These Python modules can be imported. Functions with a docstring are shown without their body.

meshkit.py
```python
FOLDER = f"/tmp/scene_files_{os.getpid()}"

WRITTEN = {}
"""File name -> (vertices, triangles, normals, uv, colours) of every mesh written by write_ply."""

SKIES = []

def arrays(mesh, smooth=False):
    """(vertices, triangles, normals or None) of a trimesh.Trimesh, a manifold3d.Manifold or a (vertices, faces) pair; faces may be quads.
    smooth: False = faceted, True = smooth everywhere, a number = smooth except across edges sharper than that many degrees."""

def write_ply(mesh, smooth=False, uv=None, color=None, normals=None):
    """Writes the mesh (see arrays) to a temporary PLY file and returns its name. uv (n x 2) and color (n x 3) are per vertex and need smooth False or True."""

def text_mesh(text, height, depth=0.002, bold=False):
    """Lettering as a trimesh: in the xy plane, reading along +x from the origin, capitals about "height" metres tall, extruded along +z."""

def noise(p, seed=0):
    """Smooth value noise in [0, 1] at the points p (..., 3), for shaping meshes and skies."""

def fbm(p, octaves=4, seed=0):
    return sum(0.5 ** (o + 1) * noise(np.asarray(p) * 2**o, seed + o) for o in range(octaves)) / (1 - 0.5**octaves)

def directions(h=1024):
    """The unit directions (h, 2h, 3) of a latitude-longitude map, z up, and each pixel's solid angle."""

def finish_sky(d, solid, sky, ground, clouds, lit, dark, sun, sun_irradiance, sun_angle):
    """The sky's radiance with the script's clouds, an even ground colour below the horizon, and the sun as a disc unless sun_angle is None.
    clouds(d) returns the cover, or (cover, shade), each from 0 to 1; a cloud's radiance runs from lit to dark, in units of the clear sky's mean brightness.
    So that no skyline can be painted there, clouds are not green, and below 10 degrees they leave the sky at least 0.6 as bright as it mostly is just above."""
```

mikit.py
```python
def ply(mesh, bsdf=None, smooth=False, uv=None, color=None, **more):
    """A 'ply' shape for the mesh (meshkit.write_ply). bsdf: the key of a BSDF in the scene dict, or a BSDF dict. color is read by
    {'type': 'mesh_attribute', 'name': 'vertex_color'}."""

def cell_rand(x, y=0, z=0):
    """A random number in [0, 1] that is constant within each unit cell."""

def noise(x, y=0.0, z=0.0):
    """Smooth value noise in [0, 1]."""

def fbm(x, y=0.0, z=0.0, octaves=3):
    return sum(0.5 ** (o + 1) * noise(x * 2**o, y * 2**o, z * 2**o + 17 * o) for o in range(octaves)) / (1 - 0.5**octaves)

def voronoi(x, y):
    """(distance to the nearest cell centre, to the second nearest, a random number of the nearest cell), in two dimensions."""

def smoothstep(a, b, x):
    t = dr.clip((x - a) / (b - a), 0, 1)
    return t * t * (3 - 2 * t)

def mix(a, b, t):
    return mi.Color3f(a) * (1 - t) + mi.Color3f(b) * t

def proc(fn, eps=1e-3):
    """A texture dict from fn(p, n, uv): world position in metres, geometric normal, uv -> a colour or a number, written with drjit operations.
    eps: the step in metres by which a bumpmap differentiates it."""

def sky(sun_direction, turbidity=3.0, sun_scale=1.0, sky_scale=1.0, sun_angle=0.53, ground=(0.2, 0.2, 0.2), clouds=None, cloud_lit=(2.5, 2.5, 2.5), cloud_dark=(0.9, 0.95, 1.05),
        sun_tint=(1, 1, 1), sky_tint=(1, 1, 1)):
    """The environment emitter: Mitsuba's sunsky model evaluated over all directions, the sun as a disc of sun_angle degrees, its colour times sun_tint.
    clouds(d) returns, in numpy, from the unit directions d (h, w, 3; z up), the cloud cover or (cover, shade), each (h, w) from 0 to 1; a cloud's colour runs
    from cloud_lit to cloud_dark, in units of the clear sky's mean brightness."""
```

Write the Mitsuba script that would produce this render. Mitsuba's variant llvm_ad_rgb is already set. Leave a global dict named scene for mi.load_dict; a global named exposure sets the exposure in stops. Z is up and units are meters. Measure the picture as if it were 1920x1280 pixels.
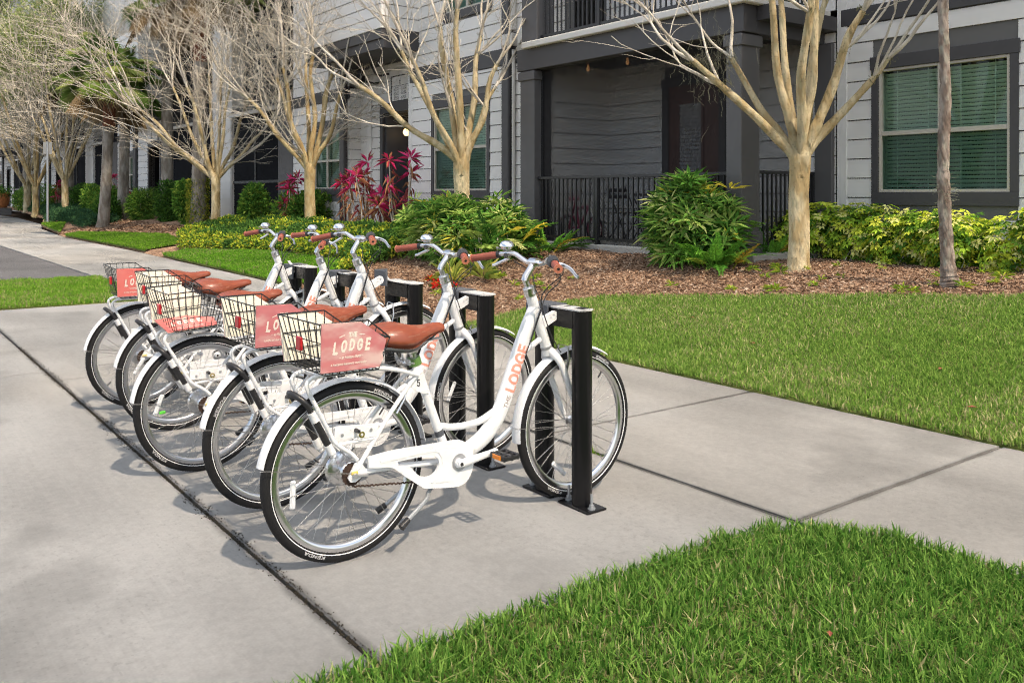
import math, random
import numpy as np, trimesh, mitsuba as mi, drjit as dr
from shapely.geometry import Polygon, Point, box as sbox
from shapely import affinity
import mikit, meshkit
from mikit import noise, fbm, voronoi, cell_rand, smoothstep, mix
T = mi.ScalarTransform4f
scene, labels = {}, {}

# ---------------------------------------------------------------- camera, sky, exposure
CAM_H, F_PX, HORIZON, YAW = 1.36, 1665.0, 365.2, math.radians(53.1)
FWD = np.array([-math.sin(YAW), math.cos(YAW), 0.0])
scene['camera'] = {
    'type': 'perspective', 'fov': math.degrees(2 * math.atan(960 / F_PX)), 'fov_axis': 'x',
    'principal_point_offset_x': 0.0, 'principal_point_offset_y': (640 - HORIZON) / 1280.0,
    'near_clip': 0.05, 'far_clip': 600.0,
    'to_world': T().look_at(origin=[0, 0, CAM_H], target=[float(FWD[0]), float(FWD[1]), CAM_H], up=[0, 0, 1])}
SUN = (0.79, 0.035, 1.0)
def cloud_cover(d):
    z = np.maximum(d[..., 2], 0.0) + 0.12
    p = np.stack([d[..., 0] / z * 0.9, d[..., 1] / z * 0.9, 0 * z], -1)
    c = np.clip((meshkit.fbm(p + 7.3, 5) - 0.36) * 4.5, 0, 1) * 0.92
    return c, np.clip((meshkit.fbm(p * 1.7 + 3.1, 4) - 0.35) * 1.6, 0, 1) * 0.4
scene['sky'] = mikit.sky(SUN, turbidity=3.2, sun_scale=0.565, sun_angle=1.1, sun_tint=(1.0, 1.0, 1.03), sky_tint=(1.06, 1.0, 0.93), ground=(0.25, 0.25, 0.2), clouds=cloud_cover, cloud_lit=(3.08, 3.04, 2.98), cloud_dark=(1.55, 1.55, 1.55))
exposure = 2.52

# ---------------------------------------------------------------- helpers
def norm(v):
    v = np.asarray(v, float)
    return v / np.maximum(np.linalg.norm(v, axis=-1, keepdims=True), 1e-12)

def rotz(a):
    c, s = math.cos(a), math.sin(a)
    return np.array([[c, -s, 0], [s, c, 0], [0, 0, 1.0]])

def mat4(R=np.eye(3), t=(0, 0, 0)):
    m = np.eye(4); m[:3, :3] = R; m[:3, 3] = t
    return m

def crv(pts, n=10):
    """Catmull-Rom curve through the points (any number of columns)."""
    p = np.asarray(pts, float)
    p = np.vstack([2 * p[0] - p[1], p, 2 * p[-1] - p[-2]])
    t = np.linspace(0, 1, n, endpoint=False)[:, None]
    out = []
    for i in range(1, len(p) - 2):
        a, b, c, d = p[i - 1], p[i], p[i + 1], p[i + 2]
        out.append(0.5 * (2 * b + (c - a) * t + (2 * a - 5 * b + 4 * c - d) * t**2 + (3 * b - a - 3 * c + d) * t**3))
    return np.vstack(out + [p[-2:-1]])

class MB:
    """Collects pieces into one mesh."""
    def __init__(s): s.v, s.f, s.c, s.k = [], [], [], 0
    def add(s, vf, col=None):
        v, f = np.asarray(vf[0], float), np.asarray(vf[1], int)
        if f.shape[1] == 4: f = np.vstack([f[:, [0, 1, 2]], f[:, [0, 2, 3]]])
        s.v.append(v); s.f.append(f + s.k); s.k += len(v)
        if col is not None: s.c.append(np.broadcast_to(np.asarray(col, float), (len(v), 3)))
        return s
    def mesh(s): return np.vstack(s.v), np.vstack(s.f)
    def color(s): return np.vstack(s.c)
    def box(s, x0, x1, y0, y1, z0, z1, ch=0.0): return s.add(boxm(x0, x1, y0, y1, z0, z1, ch))
    def tube(s, P, r, n=8, **k): return s.add(tube(P, r, n, **k))

def boxm(x0, x1, y0, y1, z0, z1, ch=0.0):
    c, h = np.array([x0 + x1, y0 + y1, z0 + z1]) / 2, np.array([x1 - x0, y1 - y0, z1 - z0]) / 2
    if ch <= 0:
        v = np.array([[x, y, z] for x in (-1, 1) for y in (-1, 1) for z in (-1, 1)]) * h + c
        f = np.array([[0, 1, 3], [0, 3, 2], [4, 6, 7], [4, 7, 5], [0, 4, 5], [0, 5, 1], [2, 3, 7], [2, 7, 6], [0, 2, 6], [0, 6, 4], [1, 5, 7], [1, 7, 3]])
        return v, f
    ch = min(ch, h.min() * 0.9)
    pts = []
    for sx in (-1, 1):
        for sy in (-1, 1):
            for sz in (-1, 1):
                s = np.array([sx, sy, sz])
                for k in range(3):
                    q = s * (h - ch); q[k] = s[k] * h[k]; pts.append(q)
    m = trimesh.convex.convex_hull(np.array(pts) + c)
    return np.array(m.vertices), np.array(m.faces)

def tube(P, r, n=8, ref=None, closed=False, cap=True):
    """Sweeps a circle (or ellipse, r of two columns: along ref and across it) along the points P."""
    P = np.asarray(P, float); k = len(P)
    if closed: t = norm(np.roll(P, -1, 0) - np.roll(P, 1, 0))
    else: t = norm(np.vstack([P[1:2] - P[:1], P[2:] - P[:-2], P[-1:] - P[-2:-1]]))
    if ref is not None:
        a = np.broadcast_to(np.asarray(ref, float), P.shape)
        n1 = norm(a - (a * t).sum(1, keepdims=True) * t)
    else:
        a = np.array([0, 0, 1.0]) if abs(t[0][2]) < 0.9 else np.array([1.0, 0, 0])
        n1 = np.zeros_like(P); n1[0] = norm(a - a @ t[0] * t[0])
        for i in range(1, k):
            b = n1[i - 1] - n1[i - 1] @ t[i] * t[i]
            n1[i] = b / max(np.linalg.norm(b), 1e-9)
    n2 = np.cross(t, n1)
    r = np.asarray(r, float)
    if r.ndim == 0: r = np.full((k, 2), float(r))
    elif r.ndim == 1 and len(r) == k: r = np.stack([r, r], 1)
    else: r = np.broadcast_to(r, (k, 2))
    th = np.arange(n) / n * 2 * np.pi
    v = (P[:, None] + n1[:, None] * (np.cos(th)[None, :, None] * r[:, :1, None]) + n2[:, None] * (np.sin(th)[None, :, None] * r[:, 1:, None])).reshape(-1, 3)
    i = np.arange(k if closed else k - 1)[:, None] * n; j = np.arange(n)[None]; j1 = (j + 1) % n
    w = (i + n) % (k * n)
    f = np.concatenate([np.stack([i + j, i + j1, w + j1], -1).reshape(-1, 3), np.stack([i + j, w + j1, w + j], -1).reshape(-1, 3)])
    if cap and not closed:
        v = np.vstack([v, P[:1], P[-1:]])
        a, b = len(v) - 2, len(v) - 1
        q = np.arange(n); q1 = (q + 1) % n
        f = np.vstack([f, np.stack([q1, q, np.full(n, a)], 1), np.stack([q + (k - 1) * n, q1 + (k - 1) * n, np.full(n, b)], 1)])
    return v, f

def lathe(prof, n=24, axis='y', c=(0, 0, 0), closed=False, span=None):
    """Revolves (radius, along) pairs about an axis through c; closed joins the last pair to the first."""
    p = np.asarray(prof, float)
    th = np.arange(n) / n * 2 * np.pi if span is None else np.linspace(span[0], span[1], n)
    x, z, y = p[None, :, 0] * np.cos(th)[:, None], p[None, :, 0] * np.sin(th)[:, None], np.broadcast_to(p[None, :, 1], (n, len(p)))
    v = {'y': np.stack([x, y, z], -1), 'z': np.stack([x, z, y], -1), 'x': np.stack([y, x, z], -1)}[axis].reshape(-1, 3) + np.asarray(c, float)
    m = len(p)
    i = (np.arange(n) if span is None else np.arange(n - 1))[:, None]; j = np.arange(m if closed else m - 1)[None]
    i1, j1 = (i + 1) % n, (j + 1) % m
    q = np.stack([i * m + j, i1 * m + j, i1 * m + j1, i * m + j1], -1).reshape(-1, 4)
    if axis == 'y': q = q[:, ::-1]
    f = np.vstack([q[:, [0, 1, 2]], q[:, [0, 2, 3]]])
    return v, f

def prism_xz(poly, y0, y1):
    """Extrudes a polygon of (x, z) between y0 < y1."""
    if not hasattr(poly, 'exterior') and not hasattr(poly, 'geoms'): poly = Polygon(poly)
    mb = MB()
    for g in getattr(poly, 'geoms', [poly]):
        m = trimesh.creation.extrude_polygon(g, y1 - y0, engine='earcut')
        v = np.array(m.vertices)
        mb.add((np.stack([v[:, 0], y1 - v[:, 2], v[:, 1]], 1), m.faces))
    return mb.mesh()

def move(vf, R=np.eye(3), t=(0, 0, 0)):
    return np.asarray(vf[0]) @ np.asarray(R).T + np.asarray(t, float), vf[1]

def numbered(key):
    if key not in scene and key not in USED: USED.add(key); return key
    i = 1
    while f'{key}_{i:03d}' in scene or f'{key}_{i:03d}' in USED: i += 1
    USED.add(f'{key}_{i:03d}')
    return f'{key}_{i:03d}'
USED = set()

def shp(m, mat, smooth=35, **k):
    if isinstance(m, MB):
        if m.c: k.setdefault('color', m.color())
        m = m.mesh()
    if 'color' in k and smooth not in (True, False): smooth = False
    return mikit.ply(m, mat, smooth=smooth, **k)

def put(name, m, mat, parent=None, smooth=35, label=None, cat=None, group=None, kind=None, **k):
    """One entry of the scene; a part when it has a parent. Returns its key."""
    key = numbered(f'{parent}__{name}' if parent else name)
    scene[key] = shp(m, mat, smooth, **k) if not isinstance(m, dict) else dict(m)
    tag(key, label, cat, group, kind)
    return key

def tag(key, label=None, cat=None, group=None, kind=None):
    d = {k: v for k, v in (('label', label), ('category', cat), ('group', group), ('kind', kind)) if v}
    if d: labels.setdefault(key, {}).update(d)
    return key

def thing(name, label, cat, group=None):
    key = numbered(name)
    return tag(key, label, cat, group)

def at(d, M):
    """A copy of a shape dict under a 4x4 matrix."""
    d = dict(d)
    if 'to_world' in d: M = M @ np.array(T(d['to_world']).matrix, float)
    d['to_world'] = T(M.tolist()) if hasattr(M, 'tolist') else M
    return d

# ---------------------------------------------------------------- materials
def rgb(c): return {'type': 'rgb', 'value': [float(x) for x in c]}
def mat(name, color=None, rough=0.5, metal=0.0, spec=0.5, tex=None, coat=0.0, bump=None, **k):
    b = {'type': 'principled', 'base_color': rgb(color) if tex is None else tex, 'roughness': rough, 'metallic': metal, 'clearcoat': coat, 'clearcoat_gloss': 0.9, **k}
    if metal == 0: b['specular'] = spec
    if bump is not None: b = {'type': 'bumpmap', 'arbitrary': bump[0], 'bsdf': b, 'scale': bump[1]}
    scene['m_' + name] = {'type': 'twosided', 'bsdf': b}
    return 'm_' + name
VC = {'type': 'mesh_attribute', 'name': 'vertex_color'}
def leafmat(name, rough=0.34, trans=0.6):
    scene['m_' + name] = {'type': 'principledthin', 'base_color': VC, 'roughness': rough, 'diff_trans': trans, 'spec_trans': 0.0, 'eta': 1.4}
    return 'm_' + name

def concrete_tex(p, n, uv):
    big = fbm(p.x * 0.55 + 3.0, p.y * 0.55, 0.0, octaves=4)
    streak = fbm(p.x * 0.7 + 11.0, p.y * 2.6, 1.0, octaves=3)
    fine = noise(p.x * 160, p.y * 160, 0.0) * 0.5 + noise(p.x * 45, p.y * 45, 2.0) * 0.5
    broom = noise(p.x * 6.0, p.y * 190.0, 7.0)
    a = 0.206 + 0.15 * (big - 0.5) + 0.10 * (streak - 0.5) + 0.045 * (fine - 0.5) + 0.010 * (broom - 0.5)
    pit = smoothstep(0.80, 0.88, noise(p.x * 75, p.y * 75, 4.0)) * smoothstep(0.45, 0.6, noise(p.x * 2.1, p.y * 2.1, 6.0))
    stain = smoothstep(0.60, 0.80, fbm(p.x * 1.6 + 40.0, p.y * 1.6 + 9.0, 0.0, octaves=4))
    wob = 0.02 * noise(p.x * 9.0, p.y * 9.0, 1.0) + 0.03 * fbm(p.x * 2.3, p.y * 2.3, 3.0)
    joint = dr.minimum(dr.abs(p.y - 1.24), dr.abs(p.y - 3.165))
    cross = dr.minimum(dr.abs(p.x + 2.25), dr.abs(p.x + 3.92)) + dr.select(p.y > 3.2, 0.0, 1.0)
    dirt = (1 - smoothstep(0.006, 0.045, dr.minimum(joint, cross + 0.010) + 0.9 * wob - 0.02)) * 0.5
    a = a * (1 - 0.10 * pit) * (1 - 0.22 * stain) * (1 - dirt)
    warm = smoothstep(0.42, 0.7, fbm(p.x * 0.5 + 80.0, p.y * 0.5, 0.0, octaves=2))
    return mi.Color3f(a * (0.992 + 0.03 * warm), a * 1.0, a * (0.995 - 0.04 * warm))
def concrete_h(p, n, uv):
    return 0.6 * noise(p.x * 220, p.y * 220, 0.0) + 0.4 * noise(p.x * 70, p.y * 70, 0.0)
M_CONC = mat('concrete', rough=0.85, spec=0.3, tex=mikit.proc(concrete_tex), bump=(mikit.proc(concrete_h, eps=2e-3), 0.0012))

def asphalt_tex(p, n, uv):
    a = 0.07 + 0.04 * (noise(p.x * 90, p.y * 90, 0.0) - 0.5) + 0.04 * (fbm(p.x * 1.5, p.y * 1.5, 0.0) - 0.5)
    return mi.Color3f(a, a * 1.0, a * 1.06)
M_ASPH = mat('asphalt', rough=0.9, tex=mikit.proc(asphalt_tex))

def soil_tex(p, n, uv):
    t = fbm(p.x * 9, p.y * 9, 0.0, octaves=4)
    return mix((0.055, 0.035, 0.02), (0.16, 0.10, 0.065), t)
M_SOIL = mat('soil', rough=0.95, spec=0.1, tex=mikit.proc(soil_tex))

def turf_tex(p, n, uv):
    t = fbm(p.x * 3, p.y * 3, 0.0, octaves=4)
    return mix((0.045, 0.07, 0.018), (0.13, 0.14, 0.045), t)
M_TURF = mat('turf', rough=0.95, spec=0.1, tex=mikit.proc(turf_tex))

def siding_tex(p, n, uv):
    g = fbm(p.x * 2.0 + p.y * 1.7, p.z * 60.0, 0.0, octaves=3)
    b = cell_rand(dr.floor(p.z / 0.25), dr.floor((p.x + p.y * 0.7) / 3.1), 3.0)
    a = 0.70 + 0.03 * (g - 0.5) + 0.03 * (b - 0.5)
    return mi.Color3f(a * 1.0, a * 0.98, a * 0.945)
M_SIDE = mat('siding', rough=0.6, tex=mikit.proc(siding_tex))
M_TRIM = mat('dark_trim', (0.052, 0.050, 0.053), rough=0.5)
M_TRIMW = mat('light_trim', (0.62, 0.60, 0.56), rough=0.45)
M_COL = mat('column_grey', (0.095, 0.092, 0.095), rough=0.55)
M_RAIL = mat('rail_black', (0.02, 0.02, 0.022), rough=0.4)
M_DARK = mat('dark_inside', (0.010, 0.010, 0.012), rough=0.9, spec=0.1)
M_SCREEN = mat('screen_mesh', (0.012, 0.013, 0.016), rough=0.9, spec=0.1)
M_SLAB = mat('slab', (0.36, 0.35, 0.32), rough=0.85)
M_FRAME = mat('window_frame', (0.46, 0.43, 0.37), rough=0.45)
M_DIRT = mat('dark_dirt', (0.032, 0.028, 0.022), rough=0.95, spec=0.1)
M_SLAT = mat('door_slat', (0.34, 0.35, 0.36), rough=0.6)
M_SHIFT = mat('shifter_grey', (0.035, 0.037, 0.042), rough=0.45)
M_BLIND = mat('blind', (0.55, 0.58, 0.52), rough=0.6)
M_DOORW = mat('brown_door', (0.085, 0.028, 0.018), rough=0.4)
M_WALLB = mat('backing', (0.13, 0.128, 0.125), rough=0.8)
def paint_tex(p, n, uv):
    g = fbm(p.x * 7, p.y * 7, p.z * 7, octaves=3)
    low = (1 - smoothstep(0.10, 0.40, p.z)) * smoothstep(0.35, 0.8, noise(p.x * 40, p.y * 40, p.z * 40))
    a = 0.70 - 0.03 * smoothstep(0.45, 0.8, g) - 0.04 * low
    return mi.Color3f(a * 0.985, a * 1.0, a * 1.015)
M_WHITE = mat('white_paint', rough=0.28, tex=mikit.proc(paint_tex), coat=0.6)
M_WHITE2 = mat('white_mudguard', (0.70, 0.715, 0.73), rough=0.3, coat=0.3)
M_ALLOY = mat('alloy', (0.72, 0.72, 0.73), rough=0.2, metal=1.0)
M_CHROME = mat('chrome', (0.82, 0.82, 0.83), rough=0.09, metal=1.0)
M_SPOKE = mat('spoke_steel', (0.55, 0.54, 0.52), rough=0.3, metal=1.0)
M_STEEL = mat('grey_steel', (0.42, 0.43, 0.45), rough=0.35, metal=0.6)
M_RUST = mat('rusty_steel', (0.042, 0.024, 0.016), rough=0.75, metal=0.2)
M_TYRE = mat('tyre_rubber', (0.010, 0.010, 0.011), rough=0.6, spec=0.3)
M_BLACK = mat('black_plastic', (0.018, 0.018, 0.02), rough=0.35)
M_STRIPE = mat('reflective_stripe', (0.72, 0.73, 0.74), rough=0.4)
def leather_tex(p, n, uv):
    t = fbm(p.x * 30, p.y * 30, p.z * 30, octaves=3)
    s = smoothstep(0.70, 0.78, noise(p.x * 25 + 60 * p.z, p.y * 25, p.z * 140))
    return mix((0.195, 0.047, 0.023), (0.265, 0.068, 0.034), t) * (1 - s * 0.35) + mi.Color3f(0.5, 0.25, 0.17) * (s * 0.2)
M_LEATHER = mat('saddle_leather', rough=0.36, tex=mikit.proc(leather_tex), coat=0.25)
M_GRIP = mat('grip_leather', (0.26, 0.07, 0.045), rough=0.5)
M_GRIPEND = mat('grip_end', (0.42, 0.15, 0.09), rough=0.5)
def panel_tex(base, fade):
    def fn(p, n, uv):
        t = smoothstep(0.45, 0.8, fbm(p.x * 11 + 31.0, p.y * 9, p.z * 13, octaves=4))
        s = noise(p.y * 4.0, p.z * 60, 3.0) * 0.12
        return mix(base, (0.66, 0.50, 0.46), dr.clip(t * fade + s * fade, 0, 1))
    return fn
M_PANEL = mat('coral_panel', rough=0.5, tex=mikit.proc(panel_tex((0.64, 0.165, 0.145), 0.10)))
M_PANELF = mat('faded_panel', rough=0.55, tex=mikit.proc(panel_tex((0.52, 0.165, 0.175), 0.8)))
M_CREAM = mat('cream_panel', (0.70, 0.66, 0.54), rough=0.5)
M_LETTER = mat('cream_letter', (0.74, 0.68, 0.60), rough=0.55)
M_CORAL = mat('coral_letter', (0.66, 0.27, 0.20), rough=0.45)
M_GREYL = mat('grey_letter', (0.28, 0.22, 0.20), rough=0.5)
M_WIRE = mat('black_wire', (0.014, 0.015, 0.016), rough=0.35)
M_RED = mat('red_reflector', (0.45, 0.012, 0.02), rough=0.15, coat=1.0)
M_AMBER = mat('amber_reflector', (0.75, 0.22, 0.01), rough=0.2, coat=1.0)
M_TYREL = mat('tyre_letter', (0.42, 0.42, 0.43), rough=0.6)
M_CLEAR = mat('clear_reflector', (0.62, 0.64, 0.66), rough=0.2, coat=1.0)
M_BRASS = mat('brass', (0.70, 0.55, 0.20), rough=0.3, metal=1.0)
M_GREEN = mat('green_tag', (0.10, 0.20, 0.05), rough=0.4)
M_LIME = mat('lime_clip', (0.12, 0.62, 0.06), rough=0.4)
M_YELLOW = mat('yellow_sticker', (0.60, 0.47, 0.12), rough=0.5)
M_DOCK = mat('dock_black', (0.006, 0.006, 0.007), rough=0.25, coat=0.0, spec=0.3)
def worn_tex(p, n, uv):
    w = smoothstep(0.34, 0.44, fbm(p.x * 9 + 2.0, p.y * 14, 0.0, octaves=3))
    return mix((0.02, 0.02, 0.022), (0.50, 0.50, 0.50), w)
M_WORN = mat('dock_worn_top', rough=0.4, metal=0.1, tex=mikit.proc(worn_tex))
M_PLATE = mat('dock_plate', (0.075, 0.082, 0.095), rough=0.45)
M_GALV = mat('galvanised', (0.40, 0.42, 0.44), rough=0.45, metal=0.7)
M_LEAF = leafmat('leaf')
M_GRASS = leafmat('grass_blade', rough=0.5, trans=0.7)
# ---------------------------------------------------------------- the setting: ground, pavement, road, lawns
def zt(x, y):
    """Height of the ground: level at the pavement, rising to the building."""
    s = np.clip((np.asarray(y, float) - 5.0) / 3.8, 0, 1)
    return 0.55 * (0.5 * s * s * (3 - 2 * s) + 0.5 * s) + 0 * np.asarray(x, float)

LAWN_EDGE = 4.965
def bed_edge(x):
    """Front edge of the planting bed (the back edge of the lawn)."""
    return np.interp(x, [-60, -33, -31.5, -29, -24.5, -22.5, -20.6, -20.2, -17.5, -15.0, -12.9, -12.3, -8.3, -7.8, -7.5, -7.2, -6.2, -5.2, -4.2, -3.4, -2, 3],
                     [5.4, 5.5, 6.0, 6.4, 6.9, 6.6, 5.9, 5.9, 6.5, 6.6, 6.5, 5.25, 5.30, 5.6, 6.1, 6.6, 7.0, 7.35, 7.75, 8.05, 8.4, 8.9])
def path_edge(x):
    """Back edge of the pavement along the lawn."""
    return np.interp(x, [-60, -45, -40, -31, -23, -19, -14, -9, 3], [8.2, 7.2, 6.3, 5.6, 5.62, 5.48, 5.35, 5.05, 4.97])

def strip(x0, x1, f0, f1, nx, ny, dz, jit=0.0):
    X = np.linspace(x0, x1, nx)
    a, b = f0(X), f1(X)
    t = np.linspace(0, 1, ny)
    Y = a[:, None] + (b - a)[:, None] * t[None]
    XX = np.repeat(X[:, None], ny, 1)
    Z = zt(XX, Y) + dz
    Z[:, 0] -= 0.045
    if jit: Z = Z + jit * (meshkit.fbm(np.stack([XX * 2.2, Y * 2.2, 0 * XX], -1), 4, 3) - 0.5)
    v = np.stack([XX, Y, Z], -1).reshape(-1, 3)
    i = np.arange(nx - 1)[:, None] * ny; j = np.arange(ny - 1)[None]
    f = np.stack([i + j, i + j + ny, i + j + ny + 1, i + j + 1], -1).reshape(-1, 4)
    return v, f

g = 300.0
put('ground', (np.array([[-g, -g, -0.07], [g, -g, -0.07], [g, g, -0.07], [-g, g, -0.07]]), np.array([[0, 1, 2, 3]])), M_SOIL, smooth=False, kind='structure')

def slab(x0, x1, y0, y1, shape=None):
    m = boxm(x0, x1, y0, y1, -0.065, 0.0, 0.007) if shape is None else None
    return put('slab', m, M_CONC, 'pavement', smooth=False)
tag('pavement', kind='structure')
j = 0.008
# the pad with the bicycles, the apron in front of it and the walk behind
slab(-7.20, -2.15, 1.24 + j, 3.165 - 0.008); slab(-12.0, -7.215, 1.24 + j, 3.165 - 0.008)
slab(-7.6, -2.17, -4.0, 1.24 - j); slab(-12.9, -7.615, -4.0, 1.24 - j)
xs = [3.0, 1.06, -0.60, -2.25, -3.92, -5.6, -7.3, -9.0, -10.7, -12.4, -14.1, -15.8]
def poly_slab(pts):
    p = Polygon(pts); q = p.buffer(-0.006)
    m = trimesh.creation.extrude_polygon(p, 0.058, engine='earcut'); m2 = trimesh.creation.extrude_polygon(q, 0.0075, engine='earcut')
    mb = MB().add((np.array(m.vertices) + [0, 0, -0.065], m.faces)).add((np.array(m2.vertices) + [0, 0, -0.0072], m2.faces))
    return put('slab', mb, M_CONC, 'pavement', smooth=False)
for a, b in zip(xs[:-1], xs[1:]):
    y0 = 3.28 if b > -2.2 else 3.17 if b > -2.3 else (3.165 + 0.008 if a > -12.3 else 3.32)
    poly_slab([(b + 0.006, y0), (a - 0.006, y0), (a - 0.006, path_edge(a)), (b + 0.006, path_edge(b))])
X = -15.8
while X > -70:
    X2 = X - 3.4
    y0a, y0b = (3.34 if X > -30 else 3.0), (3.34 if X2 > -30 else 3.0)
    poly_slab([(X2 + 0.006, y0b), (X - 0.006, y0a), (X - 0.006, path_edge(X)), (X2 + 0.006, path_edge(X2))])
    X = X2
# side walk crossing the bed on the left, towards the entry
poly_slab([(-21.3, 5.66), (-20.35, 5.60), (-20.5, 6.6), (-21.6, 6.7)])

put('road', boxm(-90, -15.74, -30, 3.325, -0.066, -0.012), M_ASPH, smooth=False, kind='structure')
put('road', (np.array([[-12.95, -30, -0.03], [-3.0, -30, -0.03], [-3.0, -4.02, -0.03], [-12.95, -4.02, -0.03]]), np.array([[0, 1, 2, 3]])), M_ASPH, smooth=False, kind='structure')

# planting bed and lawns follow the rise
def mulch_tex(p, n, uv):
    a = noise(p.x * 28, p.y * 60, 0.0); b = noise(p.x * 75 + 5.0, p.y * 40, 3.0); c = fbm(p.x * 1.2, p.y * 1.2, 0.0)
    t = smoothstep(0.25, 0.85, 0.5 * a + 0.5 * b)
    col = mix((0.11, 0.064, 0.042), (0.34, 0.225, 0.155), t)
    return col * (0.75 + 0.5 * c)
M_MULCH = mat('mulch', rough=0.95, spec=0.1, tex=mikit.proc(mulch_tex))
put('mulch_bed', strip(-70, 4, lambda x: path_edge(x) + 0.0, lambda x: 0 * x + 13.5, 300, 60, -0.012, 0.05), M_MULCH, smooth=True, kind='structure')
put('lawn', strip(-7.62, 3.5, lambda x: path_edge(x) + 0.008, lambda x: np.maximum(bed_edge(x), path_edge(x) + 0.06), 120, 40, 0.018, 0.02), M_TURF, smooth=True, kind='structure')
put('lawn', strip(-20.0, -12.45, lambda x: path_edge(x) + 0.005, lambda x: np.maximum(bed_edge(x) + 0.15, path_edge(x) + 0.06), 80, 20, 0.022, 0.02), M_TURF, smooth=True, kind='structure')
put('lawn', strip(-31.3, -21.7, lambda x: path_edge(x) + 0.005, lambda x: np.maximum(bed_edge(x), path_edge(x) + 0.06), 80, 14, 0.022, 0.02), M_TURF, smooth=True, kind='structure')
put('lawn', strip(-40.0, -33.2, lambda x: path_edge(x) + 0.005, lambda x: path_edge(x) + np.interp(x, [-40, -38, -33.2], [0.1, 0.7, 0.05]), 40, 8, 0.03, 0.02), M_TURF, smooth=True, kind='structure')
near_poly = Polygon([(-2.28, -3.0), (-2.295, 2.8), (-2.255, 3.0), (-2.15, 3.15), (-1.99, 3.26), (-1.76, 3.335), (-1.45, 3.36), (4, 3.36), (4, -3.0)])
m = trimesh.creation.extrude_polygon(near_poly.buffer(-0.02), 0.045, engine='earcut')
put('lawn', (np.array(m.vertices) + [0, 0, -0.039], m.faces), M_TURF, smooth=False, kind='structure')
strip_poly = Polygon([(-15.72, 3.30), (-15.72, 1.2), (-15.7, -6), (-12.95, -6), (-12.95, 1.15), (-12.15, 1.3), (-12.03, 2.6), (-12.05, 3.30)])
m = trimesh.creation.extrude_polygon(strip_poly, 0.05, engine='earcut')
put('lawn', (np.array(m.vertices) + [0, 0, -0.045], m.faces), M_TURF, smooth=False, kind='structure')

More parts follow.
